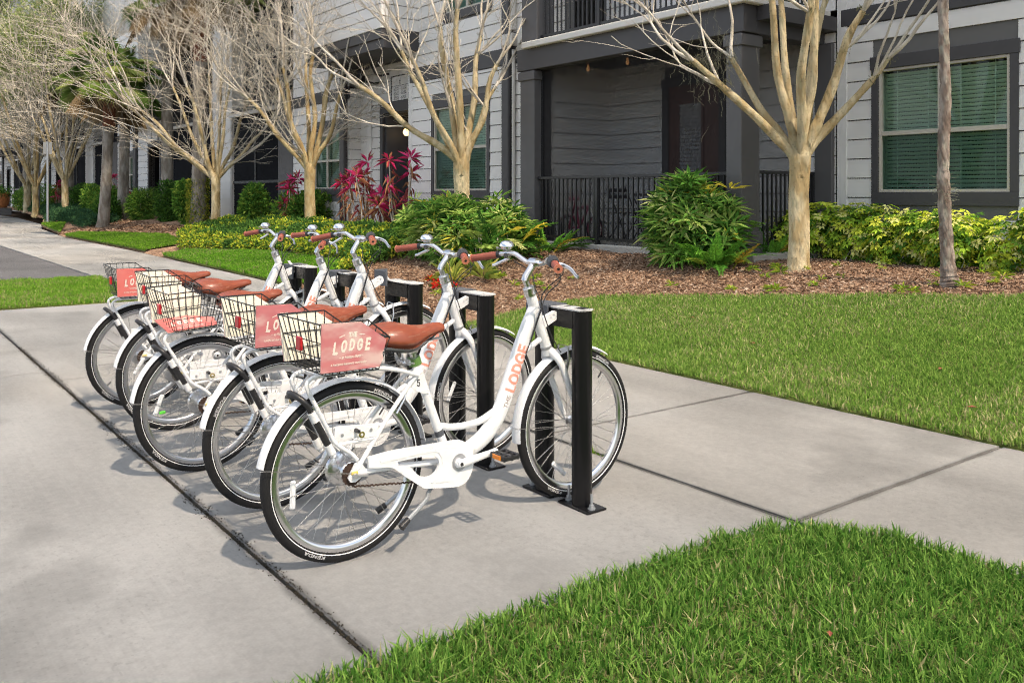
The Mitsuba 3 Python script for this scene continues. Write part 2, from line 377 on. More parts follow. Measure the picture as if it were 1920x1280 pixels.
# ---- grass blades
def blades(xy, z, h, w, seed, lean=0.55, dry=0.12, base=((0.045, 0.14, 0.018), (0.24, 0.40, 0.085)), drycol=(0.42, 0.40, 0.20)):
    r = np.random.default_rng(seed); n = len(xy)
    H = h * r.uniform(0.55, 1.25, n); W = w * r.uniform(0.7, 1.3, n)
    cl = meshkit.noise(np.stack([xy[:, 0] * 7, xy[:, 1] * 7, np.full(n, seed * 1.7)], 1)); H = H * (0.62 + 0.75 * cl); W = W * r.choice([0.55, 0.8, 1.0, 1.35], n)
    az = r.uniform(0, 2 * np.pi, n) + 0; d = np.stack([np.cos(az), np.sin(az)], 1)
    fa = az + r.normal(0, 0.9, n); s = np.stack([-np.sin(fa), np.cos(fa)], 1)
    L = np.clip(np.abs(r.normal(0, lean, n)), 0.05, 1.5)
    P = np.zeros((n, 5, 3)); P[:, :, :2] = xy[:, None]; P[:, :, 2] = np.asarray(z)[:, None]
    off1, off2 = 0.25 * L * H, 0.95 * L * H
    zz = H * np.sqrt(np.clip(1 - 0.28 * L**1.5, 0.25, 1))
    hw = W[:, None] / 2
    P[:, 0, :2] += s * hw * 0.8; P[:, 1, :2] -= s * hw * 0.8
    P[:, 2, :2] += s * hw + d * off1[:, None]; P[:, 3, :2] += -s * hw + d * off1[:, None]
    P[:, 2:4, 2] += 0.55 * zz[:, None]
    P[:, 4, :2] += d * off2[:, None]; P[:, 4, 2] += zz
    f = np.array([[0, 1, 3], [0, 3, 2], [2, 3, 4]])[None] + (np.arange(n) * 5)[:, None, None]
    t = r.uniform(0, 1, n)[:, None] ** 1.3
    big = meshkit.fbm(np.stack([xy[:, 0] * 1.3, xy[:, 1] * 1.3, np.full(n, seed * 3.1)], 1), 3)[:, None]
    c = np.array(base[0]) * (1 - t) + np.array(base[1]) * t
    dd = (r.uniform(0, 1, n)[:, None] < dry * np.clip((big - 0.3) * 4, 0.1, 2.2))
    c = np.where(dd, np.array(drycol) * r.uniform(0.6, 1.2, (n, 1)), c)
    return P.reshape(-1, 3), f.reshape(-1, 3), np.repeat(c, 5, 0)

def grass(name, xy, z, h, w, seed, **k):
    v, f, c = blades(xy, z, h, w, seed, **k)
    return put(name, (v, f), M_GRASS, smooth=False, color=c, kind='stuff')

rg = np.random.default_rng(11)
def in_poly(n, poly, r=rg):
    x0, y0, x1, y1 = poly.bounds
    from shapely import contains_xy
    p = r.uniform([x0, y0], [x1, y1], (n, 2))
    return p[contains_xy(poly, p[:, 0], p[:, 1])]
def in_strip(n, x0, x1, f0, f1, r=rg):
    x = r.uniform(x0, x1, n); y = r.uniform(0, 1, n)
    ymax = (f1(np.linspace(x0, x1, 50)) - f0(np.linspace(x0, x1, 50))).max()
    keep = y * ymax < f1(x) - f0(x); x, y = x[keep], y[keep] * ymax
    return np.stack([x, f0(x) + y], 1)
vis = near_poly.intersection(Polygon([(-3, -0.6), (-3, 4), (1.4, 4), (1.4, 2.4), (0.6, -0.6)]))
from shapely import points as _pts, distance as _dist
p = in_poly(175000, vis.buffer(0.035))
dd_ = _dist(_pts(p), near_poly)
p = p[dd_ < 0.055 * np.maximum(meshkit.fbm(np.stack([p[:, 0] * 8, p[:, 1] * 8, 0 * p[:, 0]], 1), 3) - 0.28, 0) + 1e-6]
K = grass('grass', p, np.full(len(p), -0.004), 0.056, 0.0068, 21, lean=0.85, dry=0.08)
tag(K, 'short lush green lawn grass in the corner nearest the camera', 'grass')
p = in_strip(260000, -7.6, 1.5, lambda x: path_edge(x) - 0.006, lambda x: bed_edge(x) + 0.02)
K = grass('grass', p, zt(p[:, 0], p[:, 1]) + 0.012, 0.050, 0.0070, 22, lean=0.7, dry=0.19, base=((0.115, 0.24, 0.033), (0.345, 0.49, 0.115)), drycol=(0.55, 0.51, 0.27))
tag(K, 'sunlit lawn grass with straw patches between walk and mulch bed', 'grass')
p = in_strip(60000, -20.0, -12.4, lambda x: path_edge(x) - 0.005, lambda x: bed_edge(x) + 0.1)
K = grass('grass', p, zt(p[:, 0], p[:, 1]) + 0.012, 0.055, 0.011, 23, lean=0.6, dry=0.12, base=((0.09, 0.25, 0.02), (0.24, 0.46, 0.05)))
tag(K, 'green lawn strip behind the row of bicycles', 'grass')
p = in_poly(90000, strip_poly.intersection(sbox(-16, -0.5, -12, 4)))
K = grass('grass', p, np.full(len(p), 0.0), 0.060, 0.010, 24, lean=0.6, dry=0.22, base=((0.10, 0.25, 0.022), (0.28, 0.46, 0.06)))
tag(K, 'grass island between the road and the pavement on the left', 'grass')
p = in_strip(60000, -31.3, -21.7, lambda x: path_edge(x) - 0.005, lambda x: bed_edge(x))
K = grass('grass', p, zt(p[:, 0], p[:, 1]) + 0.015, 0.060, 0.016, 25, lean=0.6, dry=0.05, base=((0.10, 0.23, 0.02), (0.22, 0.40, 0.045)))
tag(K, 'bright green patch of grass by the far left walk', 'grass')
p = in_strip(16000, -40.0, -33.2, lambda x: path_edge(x) + 0.03, lambda x: path_edge(x) + np.interp(x, [-40, -38, -33.2], [0.1, 0.7, 0.05]))
K = grass('grass', p, zt(p[:, 0], p[:, 1]) + 0.02, 0.07, 0.02, 26, lean=0.6, dry=0.05, base=((0.10, 0.23, 0.02), (0.22, 0.40, 0.045)))
tag(K, 'small far patch of grass at the metal post', 'grass')
# weeds in the joint behind the first rack
wp = np.stack([rg.normal(-3.47, 0.075, 90), rg.normal(3.165, 0.010, 90)], 1)
K = grass('weeds', wp, np.full(len(wp), -0.02), 0.045, 0.007, 27, lean=0.9, dry=0.1, base=((0.10, 0.20, 0.02), (0.22, 0.34, 0.05)))
tag(K, 'few light green weeds growing in the pavement joint', 'weeds')
# dirt and crumbs along the nearest joint
n = 4200
cx = rg.uniform(-9, -2.2, n); cy = 1.24 + rg.normal(0, 0.011, n) * (0.5 + 1.2 * meshkit.noise(np.stack([cx * 3, 0 * cx, 0 * cx], 1)))
s = rg.uniform(0.0012, 0.0050, n) 
tet = np.array([[1, 0, 0], [-0.5, 0.87, 0], [-0.5, -0.87, 0], [0, 0, 0.9]])
v = np.stack([cx, cy, np.where(np.abs(cy - 1.24) < j, -0.006, 0.0004)], 1)[:, None] + tet[None] * s[:, None, None]
f = np.array([[0, 1, 3], [1, 2, 3], [2, 0, 3]])[None] + (np.arange(n) * 4)[:, None, None]
put('joint_dirt', (v.reshape(-1, 3), f.reshape(-1, 3)), M_DIRT, smooth=False, kind='stuff')

# ---- mulch chips
def chips(n, x0, x1, f0, f1, size, seed):
    r = np.random.default_rng(seed)
    p = in_strip(n, x0, x1, f0, f1, r); n = len(p)
    z = zt(p[:, 0], p[:, 1]) + 0.05 * (meshkit.fbm(np.stack([p[:, 0] * 2.2, p[:, 1] * 2.2, 0 * p[:, 0]], -1), 4, 3) - 0.5) - 0.006
    L = size * r.uniform(0.4, 1.5, n); W = L * r.uniform(0.12, 0.45, n); az = r.uniform(0, 6.283, n); ti = r.normal(0, 0.35, n)
    d = np.stack([np.cos(az) * np.cos(ti), np.sin(az) * np.cos(ti), np.sin(ti)], 1); s = np.stack([-np.sin(az), np.cos(az), r.normal(0, 0.4, n)], 1)
    c = np.concatenate([p, (z + r.uniform(0, 0.014, n))[:, None]], 1)
    u = np.cross(d, s); u *= np.sign(u[:, 2:3]); 
    q = [c - d * L[:, None] / 2, c + s * W[:, None] / 2 + u * 0.004, c + d * L[:, None] / 2, c - s * W[:, None] / 2, c + u * (0.006 + 0.1 * W[:, None])]
    v = np.stack(q, 1).reshape(-1, 3)
    f = np.array([[0, 3, 4], [3, 2, 4], [2, 1, 4], [1, 0, 4]])[None] + (np.arange(n) * 5)[:, None, None]
    pal = np.array([(0.30, 0.195, 0.13), (0.20, 0.118, 0.076), (0.42, 0.30, 0.21), (0.12, 0.072, 0.048), (0.50, 0.39, 0.30)])
    col = pal[r.choice(5, n, p=[0.32, 0.27, 0.17, 0.17, 0.07])] * r.uniform(0.8, 1.2, (n, 1))
    return v, f.reshape(-1, 3), np.repeat(col, 5, 0)
M_CHIP = 'm_chip'; scene['m_chip'] = {'type': 'twosided', 'bsdf': {'type': 'diffuse', 'reflectance': VC}}
v, f, c = chips(60000, -8.2, 1.0, lambda x: np.maximum(bed_edge(x), path_edge(x)) - 0.03, lambda x: 0 * x + 10.0, 0.05, 31)
v2, f2, c2 = chips(26000, -14.0, -8.2, lambda x: np.maximum(bed_edge(x), path_edge(x)) - 0.03, lambda x: 0 * x + 8.8, 0.055, 32)
K = put('mulch_chips', MB().add((v, f), c[0]).add((v2, f2), c2[0]).mesh(), M_CHIP, smooth=False, color=np.vstack([c, c2]), kind='stuff')
tag(K, 'brown bark chips and pine straw over the planting bed', 'mulch')
v, f, c = chips(9000, -34.0, -21.0, lambda x: np.maximum(bed_edge(x), path_edge(x)) - 0.02, lambda x: 0 * x + 8.0, 0.11, 33)
K = put('mulch_chips', (v, f), M_CHIP, smooth=False, color=c, kind='stuff')
tag(K, 'reddish bark chips on the far left bed', 'mulch')
# a few fallen leaves
LEAFW = ['brown fallen leaf in the middle of the far lawn', 'brown fallen leaf near the back edge of the far lawn', 'brown fallen leaf on the left half of the far lawn', 'brown fallen leaf on the lawn just right of the first rack', 'brown fallen leaf at the pavement edge of the far lawn', 'tiny reddish leaf high in the near lawn', 'tiny reddish leaf in the middle of the near lawn', 'tiny reddish leaf at the right of the near lawn']
for i, (x, y) in enumerate([(-4.6, 5.9), (-3.1, 6.0), (-5.6, 6.3), (-6.3, 5.6), (-2.6, 5.4), (-1.55, 2.35), (-1.2, 1.75), (-0.95, 2.8)]):
    a = i * 1.7; z = float(zt(x, y)) + 0.052
    q = np.array([[-0.035, 0, 0.0], [0, 0.016, 0.008], [0.035, 0, 0.002], [0, -0.016, 0.006], [0, 0, 0.0]]) @ rotz(a).T * (1.0 if i < 5 else 0.55) + [x, y, z]
    put('fallen_leaf', (q, np.array([[0, 4, 1], [1, 4, 2], [2, 4, 3], [3, 4, 0]])), M_GRIP, smooth=False, label=LEAFW[i], cat='leaf', group='fallen leaves on the lawn')
# ---------------------------------------------------------------- the apartment building
B = thing('apartment_building', 'long grey clapboard apartment building with dark trim and screened porches behind the trees', 'building')
YP, YL, YR, YE = 8.8, 9.6, 10.5, 9.95      # porch front, left wall, right wall, entry wall
FL = 0.63                                     # floor level

def wall(x0, x1, Y, z0, z1, holes=(), back=0.2, exp=0.25, name='wall', boards=True, join=False):
    """A wall facing -y with lapped boards, cut round rectangular openings (xa, xb, za, zb)."""
    w = put(name, wall_mesh(x0, x1, Y, z0, z1, holes, back), M_WALLB, B, smooth=False)
    if not boards: return w
    pieces = []
    z = z0
    while z < z1 - 0.02:
        zb = min(z + exp, z1)
        segs = [(x0, x1)]
        for xa, xb, za, zc in holes:
            if za < zb - 0.01 and zc > z + 0.01:
                if za > z + 0.05 or zc < zb - 0.05: pass
                segs = [s for a, b in segs for s in ((a, min(b, xa)), (max(a, xb), b)) if s[1] - s[0] > 0.01]
        for a, b in segs:
            n = max(1, int(round((b - a) / 3.66))) if b - a > 5 else 1
            e = np.linspace(a, b, n + 1)
            for q in range(n): pieces.append((e[q] + 0.001 * (q > 0), e[q + 1] - 0.001 * (q < n - 1), z, zb))
        z += exp
    mb = MB()
    for a, b, z, zb in pieces:
        m = board(a, b, Y, z, zb)
        if join: mb.add(m)
        else: put('siding_board', m, M_SIDE, w, smooth=False)
    if join: put('siding_boards', mb, M_SIDE, w, smooth=False, kind='stuff')
    return w

def board(a, b, Y, z, zb):
    t = 0.023
    v = np.array([[a, Y - t, z + 0.002], [b, Y - t, z + 0.002], [b, Y - 0.010, zb - 0.012], [a, Y - 0.010, zb - 0.012], [a, Y, z + 0.002], [b, Y, z + 0.002], [b, Y, zb - 0.012], [a, Y, zb - 0.012]])
    f = np.array([[0, 1, 2, 3], [0, 4, 5, 1], [3, 2, 6, 7], [0, 3, 7, 4], [1, 5, 6, 2]])
    return v, f

def wall_mesh(x0, x1, Y, z0, z1, holes, back):
    p = sbox(x0, z0, x1, z1)
    for xa, xb, za, zb in holes: p = p.difference(sbox(xa, za, xb, zb))
    return prism_xz(p, Y + 0.001, Y + back)

def side_wall(X, y0, y1, z0, z1, exp=0.25, join=False, face=1):
    """A wall facing +x (face 1)."""
    w = put('side_wall', boxm(X - 0.15 if face > 0 else X, X if face > 0 else X + 0.15, y0, y1, z0, z1), M_WALLB, B, smooth=False)
    z = z0; mb = MB()
    while z < z1 - 0.02:
        zb = min(z + exp, z1)
        v, f = board(-(y1 - 0.002), -(y0 + 0.002), 0, z, zb)
        m = (np.stack([X - v[:, 1], -v[:, 0], v[:, 2]], 1), f)
        if join: mb.add(m)
        else: put('siding_board', m, M_SIDE, w, smooth=False)
        z += exp
    if join: put('siding_boards', mb, M_SIDE, w, smooth=False, kind='stuff')
    return w

scene['m_pane'] = {'type': 'thindielectric', 'int_ior': 1.6, 'specular_transmittance': rgb((0.70, 0.88, 0.78)), 'specular_reflectance': rgb((0.22, 0.24, 0.24))}
scene['m_pane_low'] = {'type': 'thindielectric', 'int_ior': 1.5, 'specular_transmittance': rgb((0.46, 0.63, 0.57)), 'specular_reflectance': rgb((0.12, 0.13, 0.13))}
def window(x0, x1, Y, z0, z1, units=1, mid=0.475, slats=True, join=True, label=None):
    """Dark trim, light frame, panes, rail, blinds behind the glass."""
    t = 0.095
    tr = MB().box(x0 - 0.015, x1 + 0.015, Y - 0.040, Y - 0.004, z1 - t * 1.7, z1, 0.004).box(x0, x1, Y - 0.036, Y - 0.004, z0, z0 + t * 1.7, 0.004)
    tr.box(x0, x0 + t, Y - 0.034, Y - 0.004, z0 + t * 1.7, z1 - t * 1.7, 0.003).box(x1 - t, x1, Y - 0.034, Y - 0.004, z0 + t * 1.7, z1 - t * 1.7, 0.003)
    w = put('window', tr, M_TRIM, B, smooth=False, label=label)
    ix0, ix1, iz0, iz1 = x0 + t, x1 - t, z0 + t * 1.7, z1 - t * 1.7
    e = np.linspace(ix0, ix1, units + 1); zm = iz0 + (iz1 - iz0) * mid
    put('reveal', MB().box(ix0 - 0.01, ix1 + 0.01, Y + 0.055, Y + 0.19, iz1, iz1 + 0.02).box(ix0 - 0.01, ix1 + 0.01, Y + 0.055, Y + 0.19, iz0 - 0.02, iz0).box(ix0 - 0.02, ix0, Y + 0.055, Y + 0.19, iz0, iz1).box(ix1, ix1 + 0.02, Y + 0.055, Y + 0.19, iz0, iz1), M_TRIMW, w, smooth=False)
    put('room', boxm(ix0 - 0.3, ix1 + 0.3, Y + 0.21, Y + 0.25, iz0 - 0.3, iz1 + 0.3), M_DARK, w, smooth=False)
    for q in range(units):
        a, b = e[q], e[q + 1]; s = 0.036
        fr = MB().box(a, a + s, Y - 0.020, Y + 0.05, iz0, iz1, 0.004).box(b - s, b, Y - 0.020, Y + 0.05, iz0, iz1, 0.004)
        fr.box(a + s, b - s, Y - 0.020, Y + 0.05, iz0, iz0 + s, 0.004).box(a + s, b - s, Y - 0.020, Y + 0.05, iz1 - s, iz1, 0.004).box(a + s, b - s, Y - 0.012, Y + 0.045, zm - 0.028, zm + 0.028, 0.004)
        put('frame', fr, M_FRAME, w, smooth=False)
        for za, zb, mm, dy in ((iz0 + s, zm - 0.028, 'm_pane_low', 0.018), (zm + 0.028, iz1 - s, 'm_pane', 0.030)):
            put('pane', (np.array([[a + s, Y + dy, za], [b - s, Y + dy, za], [b - s, Y + dy, zb], [a + s, Y + dy, zb]]), np.array([[0, 1, 2, 3]])), mm, w, smooth=False)
        z = iz0 + 0.03; mb = MB(); rr = random.Random(int(abs(a) * 100))
        while z < iz1 - 0.03:
            dz = 0.017 + rr.uniform(-0.003, 0.003)
            m = tube([(a + 0.02, Y + 0.105, z), (b - 0.02, Y + 0.105, z)], [(0.024, 0.0015)] * 2, 4, ref=(0, -math.sin(0.6), math.cos(0.6)))
            if join: mb.add(m)
            else: put('blind_slat', m, M_BLIND, w, smooth=False)
            z += 0.050
        for xx in (a + (b - a) * 0.25, a + (b - a) * 0.75): mb.box(xx - 0.004, xx + 0.004, Y + 0.074, Y + 0.077, iz0 + 0.02, iz1 - 0.01)
        put('blinds' if join else 'blind_cord', mb, M_BLIND, w, smooth=False, kind='stuff')
    return w

def belt(x0, x1, Y, z0, z1, m=None):
    return put('belt_board', boxm(x0, x1, Y - 0.034, Y - 0.003, z0, z1, 0.004), m or M_TRIM, B, smooth=False)
def corner(x0, x1, Y, z0, z1, m=None):
    return put('corner_board', boxm(x0, x1, Y - 0.03, Y + 0.004, z0, z1, 0.003), m or M_SIDE, B, smooth=False)

scene['m_insect_screen'] = {'type': 'mask', 'opacity': 0.45, 'bsdf': {'type': 'twosided', 'bsdf': {'type': 'diffuse', 'reflectance': rgb((0.02, 0.02, 0.022))}}}
def railing(p0, p1, z0, z1, n, posts=(), m=None):
    """Straight railing between two ground points (x, y)."""
    p0, p1 = np.array(p0, float), np.array(p1, float)
    d = norm(p1 - p0); L = np.linalg.norm(p1 - p0); Rm = np.array([[d[0], -d[1], 0], [d[1], d[0], 0], [0, 0, 1.0]]); t0 = (p0[0], p0[1], 0)
    r = put('railing', move(boxm(0, L, -0.025, 0.025, z1 - 0.045, z1, 0.005), Rm, t0), M_RAIL, B, smooth=False)
    put('bottom_rail', move(boxm(0, L, -0.018, 0.018, z0 + 0.06, z0 + 0.10), Rm, t0), M_RAIL, r, smooth=False)
    for u in np.linspace(0, L, n + 2)[1:-1]: put('baluster', move(boxm(u - 0.0105, u + 0.0105, -0.0105, 0.0105, z0 + 0.10, z1 - 0.045), Rm, t0), M_RAIL, r, smooth=False)
    for u in posts: put('post', move(boxm(u * L - 0.03, u * L + 0.03, -0.03, 0.03, z0 + 0.002, z1 - 0.046), Rm, t0), M_RAIL, r, smooth=False)
    return r

# right wall with the big window
put('belt_board', boxm(-6.74, 2.5, YR - 0.034, YR - 0.003, 3.56, 3.78, 0.004), M_TRIM, B, smooth=False)
wall(-6.75, 2.5, YR, 0.33, 3.56, [(-6.30, -4.54, 1.24, 3.10)])
wall(-6.75, 2.5, YR, 3.78, 6.6, join=True)
window(-6.31, -4.53, YR, 1.23, 3.11, units=2, join=False, label='wide double window with green-tinted panes over the yellow hedge')
corner(-6.80, -6.66, YR, 0.3, 6.6)
# porch: floor, back wall, left wall, ceiling, columns, beam
put('porch_slab', boxm(-11.6, -6.82, YP - 0.03, YR, 0.2, FL, 0.01), M_SLAB, B, smooth=False)
put('porch_ceiling', boxm(-11.55, -6.80, YP + 0.24, YR - 0.025, 3.52, 3.70), M_TRIM, B, smooth=False)
wall(-11.3, -6.83, YR, FL, 3.52, [(-9.90, -8.66, FL, 3.16)], name='porch_back_wall')
side_wall(-11.20, YP + 0.25, YR - 0.002, FL, 3.52)
for cx0, cx1, cy1 in ((-11.50, -11.13, YP + 0.36), (-7.27, -7.03, YP + 0.36)):
    c = put('column', boxm(cx0, cx1, YP, cy1, FL, 3.36, 0.008), M_COL, B, smooth=False)
    put('base', boxm(cx0 - 0.03, cx1 + 0.03, YP - 0.03, cy1 + 0.03, FL - 0.03, FL + 0.27, 0.008), M_COL, c, smooth=False)
    put('cap', boxm(cx0 - 0.028, cx1 + 0.028, YP - 0.028, cy1 + 0.028, 3.20, 3.34, 0.008), M_COL, c, smooth=False)
put('beam', boxm(-11.56, -6.98, YP - 0.02, YP + 0.24, 3.36, 3.71, 0.008), M_TRIM, B, smooth=False)
put('beam', boxm(-7.24, -6.985, YP + 0.24, YR - 0.02, 3.36, 3.71, 0.008), M_TRIM, B, smooth=False)
gt = put('gutter', boxm(-11.32, -6.88, YP - 0.12, YP - 0.021, 3.70, 3.80, 0.012), M_TRIMW, B, smooth=False)
put('gutter', boxm(-6.982, -6.88, YP - 0.018, YR - 0.04, 3.70, 3.80, 0.012), M_TRIMW, B, smooth=False)
put('balcony_floor', boxm(-11.56, -6.99, YP - 0.018, YR, 3.711, 3.80), M_SLAB, B, smooth=False)
railing((-11.13, YP + 0.09), (-7.27, YP + 0.09), FL, 1.65, 37, posts=(0.36, 0.69))
railing((-7.13, YP + 0.37), (-7.13, YR - 0.05), FL, 1.67, 13, posts=(0.97,))
put('pilaster', boxm(-7.10, -6.84, YR - 0.09, YR - 0.022, FL, 3.36, 0.005), M_COL, B, smooth=False)
railing((-11.06, YP + 0.09), (-7.27, YP + 0.09), 3.80, 4.85, 37, posts=(0.36,))
railing((-7.13, YP + 0.37), (-7.13, YR - 0.05), 3.80, 4.85, 13)
for cx0, cx1 in ((-11.46, -11.06), (-7.27, -7.03)): put('upper_column', boxm(cx0, cx1, YP, YP + 0.36, 3.80, 6.4, 0.008), M_COL, B, smooth=False)
wall(-11.3, -6.83, YR, 3.80, 6.4, join=True, name='balcony_back_wall')
put('insect_screen', (np.array([[-11.13, YP + 0.16, FL], [-7.27, YP + 0.16, FL], [-7.27, YP + 0.16, 3.36], [-11.13, YP + 0.16, 3.36]]), np.array([[0, 1, 2, 3]])), 'm_insect_screen', B, smooth=False)
put('insect_screen', (np.array([[-7.20, YP + 0.36, FL], [-7.20, YR - 0.1, FL], [-7.20, YR - 0.1, 3.36], [-7.20, YP + 0.36, 3.36]]), np.array([[0, 1, 2, 3]])), 'm_insect_screen', B, smooth=False)
put('screen_frame', MB().box(-11.13, -11.09, YP + 0.14, YP + 0.18, FL, 3.36).box(-7.31, -7.27, YP + 0.14, YP + 0.18, FL, 3.36).box(-9.78, -9.74, YP + 0.145, YP + 0.155, FL, 3.36) if False else MB().box(-11.13, -11.09, YP + 0.14, YP + 0.18, FL, 3.36).box(-7.31, -7.27, YP + 0.14, YP + 0.18, FL, 3.36), M_RAIL, B, smooth=False)
# porch door
dr_ = put('door', boxm(-9.80, -8.76, YR - 0.03, YR + 0.03, FL + 0.01, 3.06), M_DOORW, B, smooth=False, label='dark brown porch door with a slatted blind in its glass')
put('frame', MB().box(-9.92, -9.79, YR - 0.055, YR - 0.002, FL, 3.06, 0.004).box(-8.77, -8.64, YR - 0.055, YR - 0.002, FL, 3.06, 0.004).box(-9.94, -8.62, YR - 0.06, YR - 0.002, 3.06, 3.20, 0.004), M_TRIM, dr_, smooth=False)
put('glass_frame', MB().box(-9.60, -9.555, YR - 0.045, YR - 0.031, 0.95, 2.86).box(-9.115, -9.07, YR - 0.045, YR - 0.031, 0.95, 2.86).box(-9.555, -9.115, YR - 0.045, YR - 0.031, 2.82, 2.86).box(-9.555, -9.115, YR - 0.045, YR - 0.031, 0.95, 0.99), M_DOORW, dr_, smooth=False)
z = 1.0
while z < 2.80:
    put('blind_slat', tube([(-9.553, YR - 0.037, z), (-9.117, YR - 0.037, z)], [(0.030, 0.0015)] * 2, 4, ref=(0, -0.35, 0.93)), M_SLAT, dr_, smooth=False); z += 0.06
put('handle', MB().tube([(-8.86, YR - 0.075, 1.62), (-8.96, YR - 0.075, 1.62)], 0.01, 8).tube([(-8.86, YR - 0.03, 1.62), (-8.86, YR - 0.08, 1.62)], 0.018, 10), M_STEEL, dr_)
put('door_mullion', boxm(-8.645, -8.60, YR - 0.03, YR - 0.021, FL, 3.06), M_TRIMW, B, smooth=False)

# left wall: window, belt, upper wall, downpipe
wall(-16.38, -11.3, YL, 0.40, 3.72, [(-15.49, -13.46, 1.29, 3.26)])
window(-15.50, -13.45, YL, 1.28, 3.27, units=2, mid=0.50, label='ground floor window behind the second bare tree')
belt(-16.36, -11.5, YL, 3.72, 4.02)
wall(-16.38, -11.3, YL, 4.02, 7.2, [(-15.04, -13.38, 4.82, 6.6)])
window(-15.05, -13.37, YL, 4.80, 6.62, units=2, label='upper floor window above the second bare tree')
corner(-16.42, -16.28, YL, 0.4, 7.2)
dp = put('downpipe', MB().box(-12.95, -12.72, YL - 0.13, YL - 0.024, 0.5, 7.2, 0.02), M_TRIM, B, smooth=False)
put('downpipe', MB().tube([(-12.66, YL - 0.06, 0.6), (-12.66, YL - 0.06, 3.95)], 0.032, 10).tube([(-12.66, YL - 0.06, 4.3), (-12.66, YL - 0.06, 7.0)], 0.06, 10), M_TRIMW, B)
put('gutter_box', MB().box(-12.86, -12.52, YL - 0.20, YL - 0.132, 4.02, 4.22, 0.01).box(-12.44, -12.16, YL - 0.14, YL - 0.022, 4.02, 4.24, 0.01), M_TRIMW, B, smooth=False)

# entry recess with its doorway and number board
side_wall(-16.38, YL + 0.002, YE, 0.4, 4.1, face=-1)
wall(-19.24, -16.38, YE, 0.45, 4.35, [(-18.15, -16.95, FL - 0.1, 3.22)])
for xa, xb in ((-19.24, -18.93), (-18.93, -18.72)): put('corner_board', boxm(xa + 0.005, xb - 0.005, YE - 0.05, YE - 0.021, 0.45, 3.70, 0.003), M_SIDE, B, smooth=False)
ed = put('entry_doorway', MB().box(-18.27, -18.14, YE - 0.06, YE + 0.02, FL - 0.1, 3.22, 0.004).box(-16.96, -16.86, YE - 0.06, YE + 0.02, FL - 0.1, 3.22, 0.004).box(-18.27, -16.86, YE - 0.062, YE + 0.02, 3.22, 3.45, 0.004), M_TRIM, B, smooth=False, label='dark entry doorway below the number board')
put('passage', MB().box(-18.15, -18.10, YE + 0.02, YE + 2.5, FL - 0.1, 3.2).box(-16.97, -16.92, YE + 0.02, YE + 2.5, FL - 0.1, 3.2).box(-18.2, -16.9, YE + 2.5, YE + 2.55, FL - 0.1, 3.2).box(-18.2, -16.9, YE + 0.02, YE + 2.5, 3.2, 3.25).box(-18.2, -16.9, YE - 0.3, YE + 2.5, FL - 0.15, FL - 0.1), M_COL, ed, smooth=False)
put('door_panel', boxm(-17.05, -16.975, YE + 0.3, YE + 1.3, FL - 0.1, 2.75), M_DARK, ed, smooth=False)
SLAMP = 'm_lamp'
scene['m_lamp'] = {'type': 'diffuse', 'reflectance': rgb((0.7, 0.55, 0.3))}
def wall_lamp(x, y, z, r, power):
    k = thing('wall_lamp', 'lit amber globe lamp hanging in the entry doorway under the number board' if x > -20 else 'lit amber globe lamp in the far left entry doorway', 'lamp')
    put('globe', lathe([(0.0005, -r), (r * 0.6, -r * 0.8), (r, 0), (r * 0.85, r * 0.6), (r * 0.5, r), (0.0005, r)], 16, axis='z', c=(x, y, z)), 'm_lamp', k, True)
    scene[f'{k}__globe']['emitter'] = {'type': 'area', 'radiance': rgb(np.array([1.0, 0.66, 0.28]) * power)}
    put('bracket', MB().tube([(x, y, z + r), (x, y, z + r + 0.1)], r * 0.35, 8), M_RAIL, k)
wall_lamp(-17.75, YE + 0.35, 2.79, 0.085, 0.55)
nb = thing('number_board', 'grey board of apartment numbers headed 6 above the entry doorway', 'sign')
put('board', boxm(-17.75, -17.0, YE - 0.036, YE - 0.023, 3.47, 4.02), M_TRIMW if False else M_SIDE, nb, smooth=False)
put('frame', MB().box(-17.78, -17.745, YE - 0.045, YE - 0.022, 3.45, 4.04).box(-17.005, -16.97, YE - 0.045, YE - 0.022, 3.45, 4.04).box(-17.745, -17.005, YE - 0.045, YE - 0.022, 4.015, 4.04).box(-17.745, -17.005, YE - 0.045, YE - 0.022, 3.45, 3.475).box(-17.745, -17.005, YE - 0.042, YE - 0.0365, 3.80, 3.812), M_RAIL, nb, smooth=False)
tx = MB()
for s, h, z, wd in (('6', 0.15, 3.835, 0.085), ('6101 - 6104', 0.075, 3.70, 0.56), ('6201 - 6204', 0.075, 3.60, 0.56), ('6301 - 6304', 0.075, 3.50, 0.56)):
    tm = meshkit.text_mesh(s, h, 0.003); v = np.array(tm.vertices); w = v[:, 0].max(); v[:, 0] = (v[:, 0] - w / 2) * wd / w
    tx.add((np.stack([v[:, 0] - 17.375, YE - 0.036 - v[:, 2], v[:, 1] + z], 1), tm.faces))
put('lettering', tx, M_RAIL, nb, smooth=False)
lt = thing('goose_neck_lamp', 'black gooseneck lamp over the apartment number board', 'lamp')
put('arm', tube(crv([(-17.9, YE - 0.02, 4.12), (-17.9, YE - 0.30, 4.06), (-17.95, YE - 0.42, 4.22), (-18.0, YE - 0.46, 4.40)], 6), 0.022, 8), M_RAIL, lt)
put('arm', tube(crv([(-18.55, YE - 0.35, 4.5), (-18.55, YE - 0.35, 4.1), (-18.4, YE - 0.2, 3.95), (-18.2, YE - 0.03, 3.96)], 6), 0.02, 8), M_RAIL, lt)
put('shade', lathe([(0.0005, 0.10), (0.04, 0.10), (0.06, 0.02), (0.12, -0.06), (0.12, -0.07)], 14, axis='z', c=(-18.55, YE - 0.35, 4.02)), M_RAIL, lt)
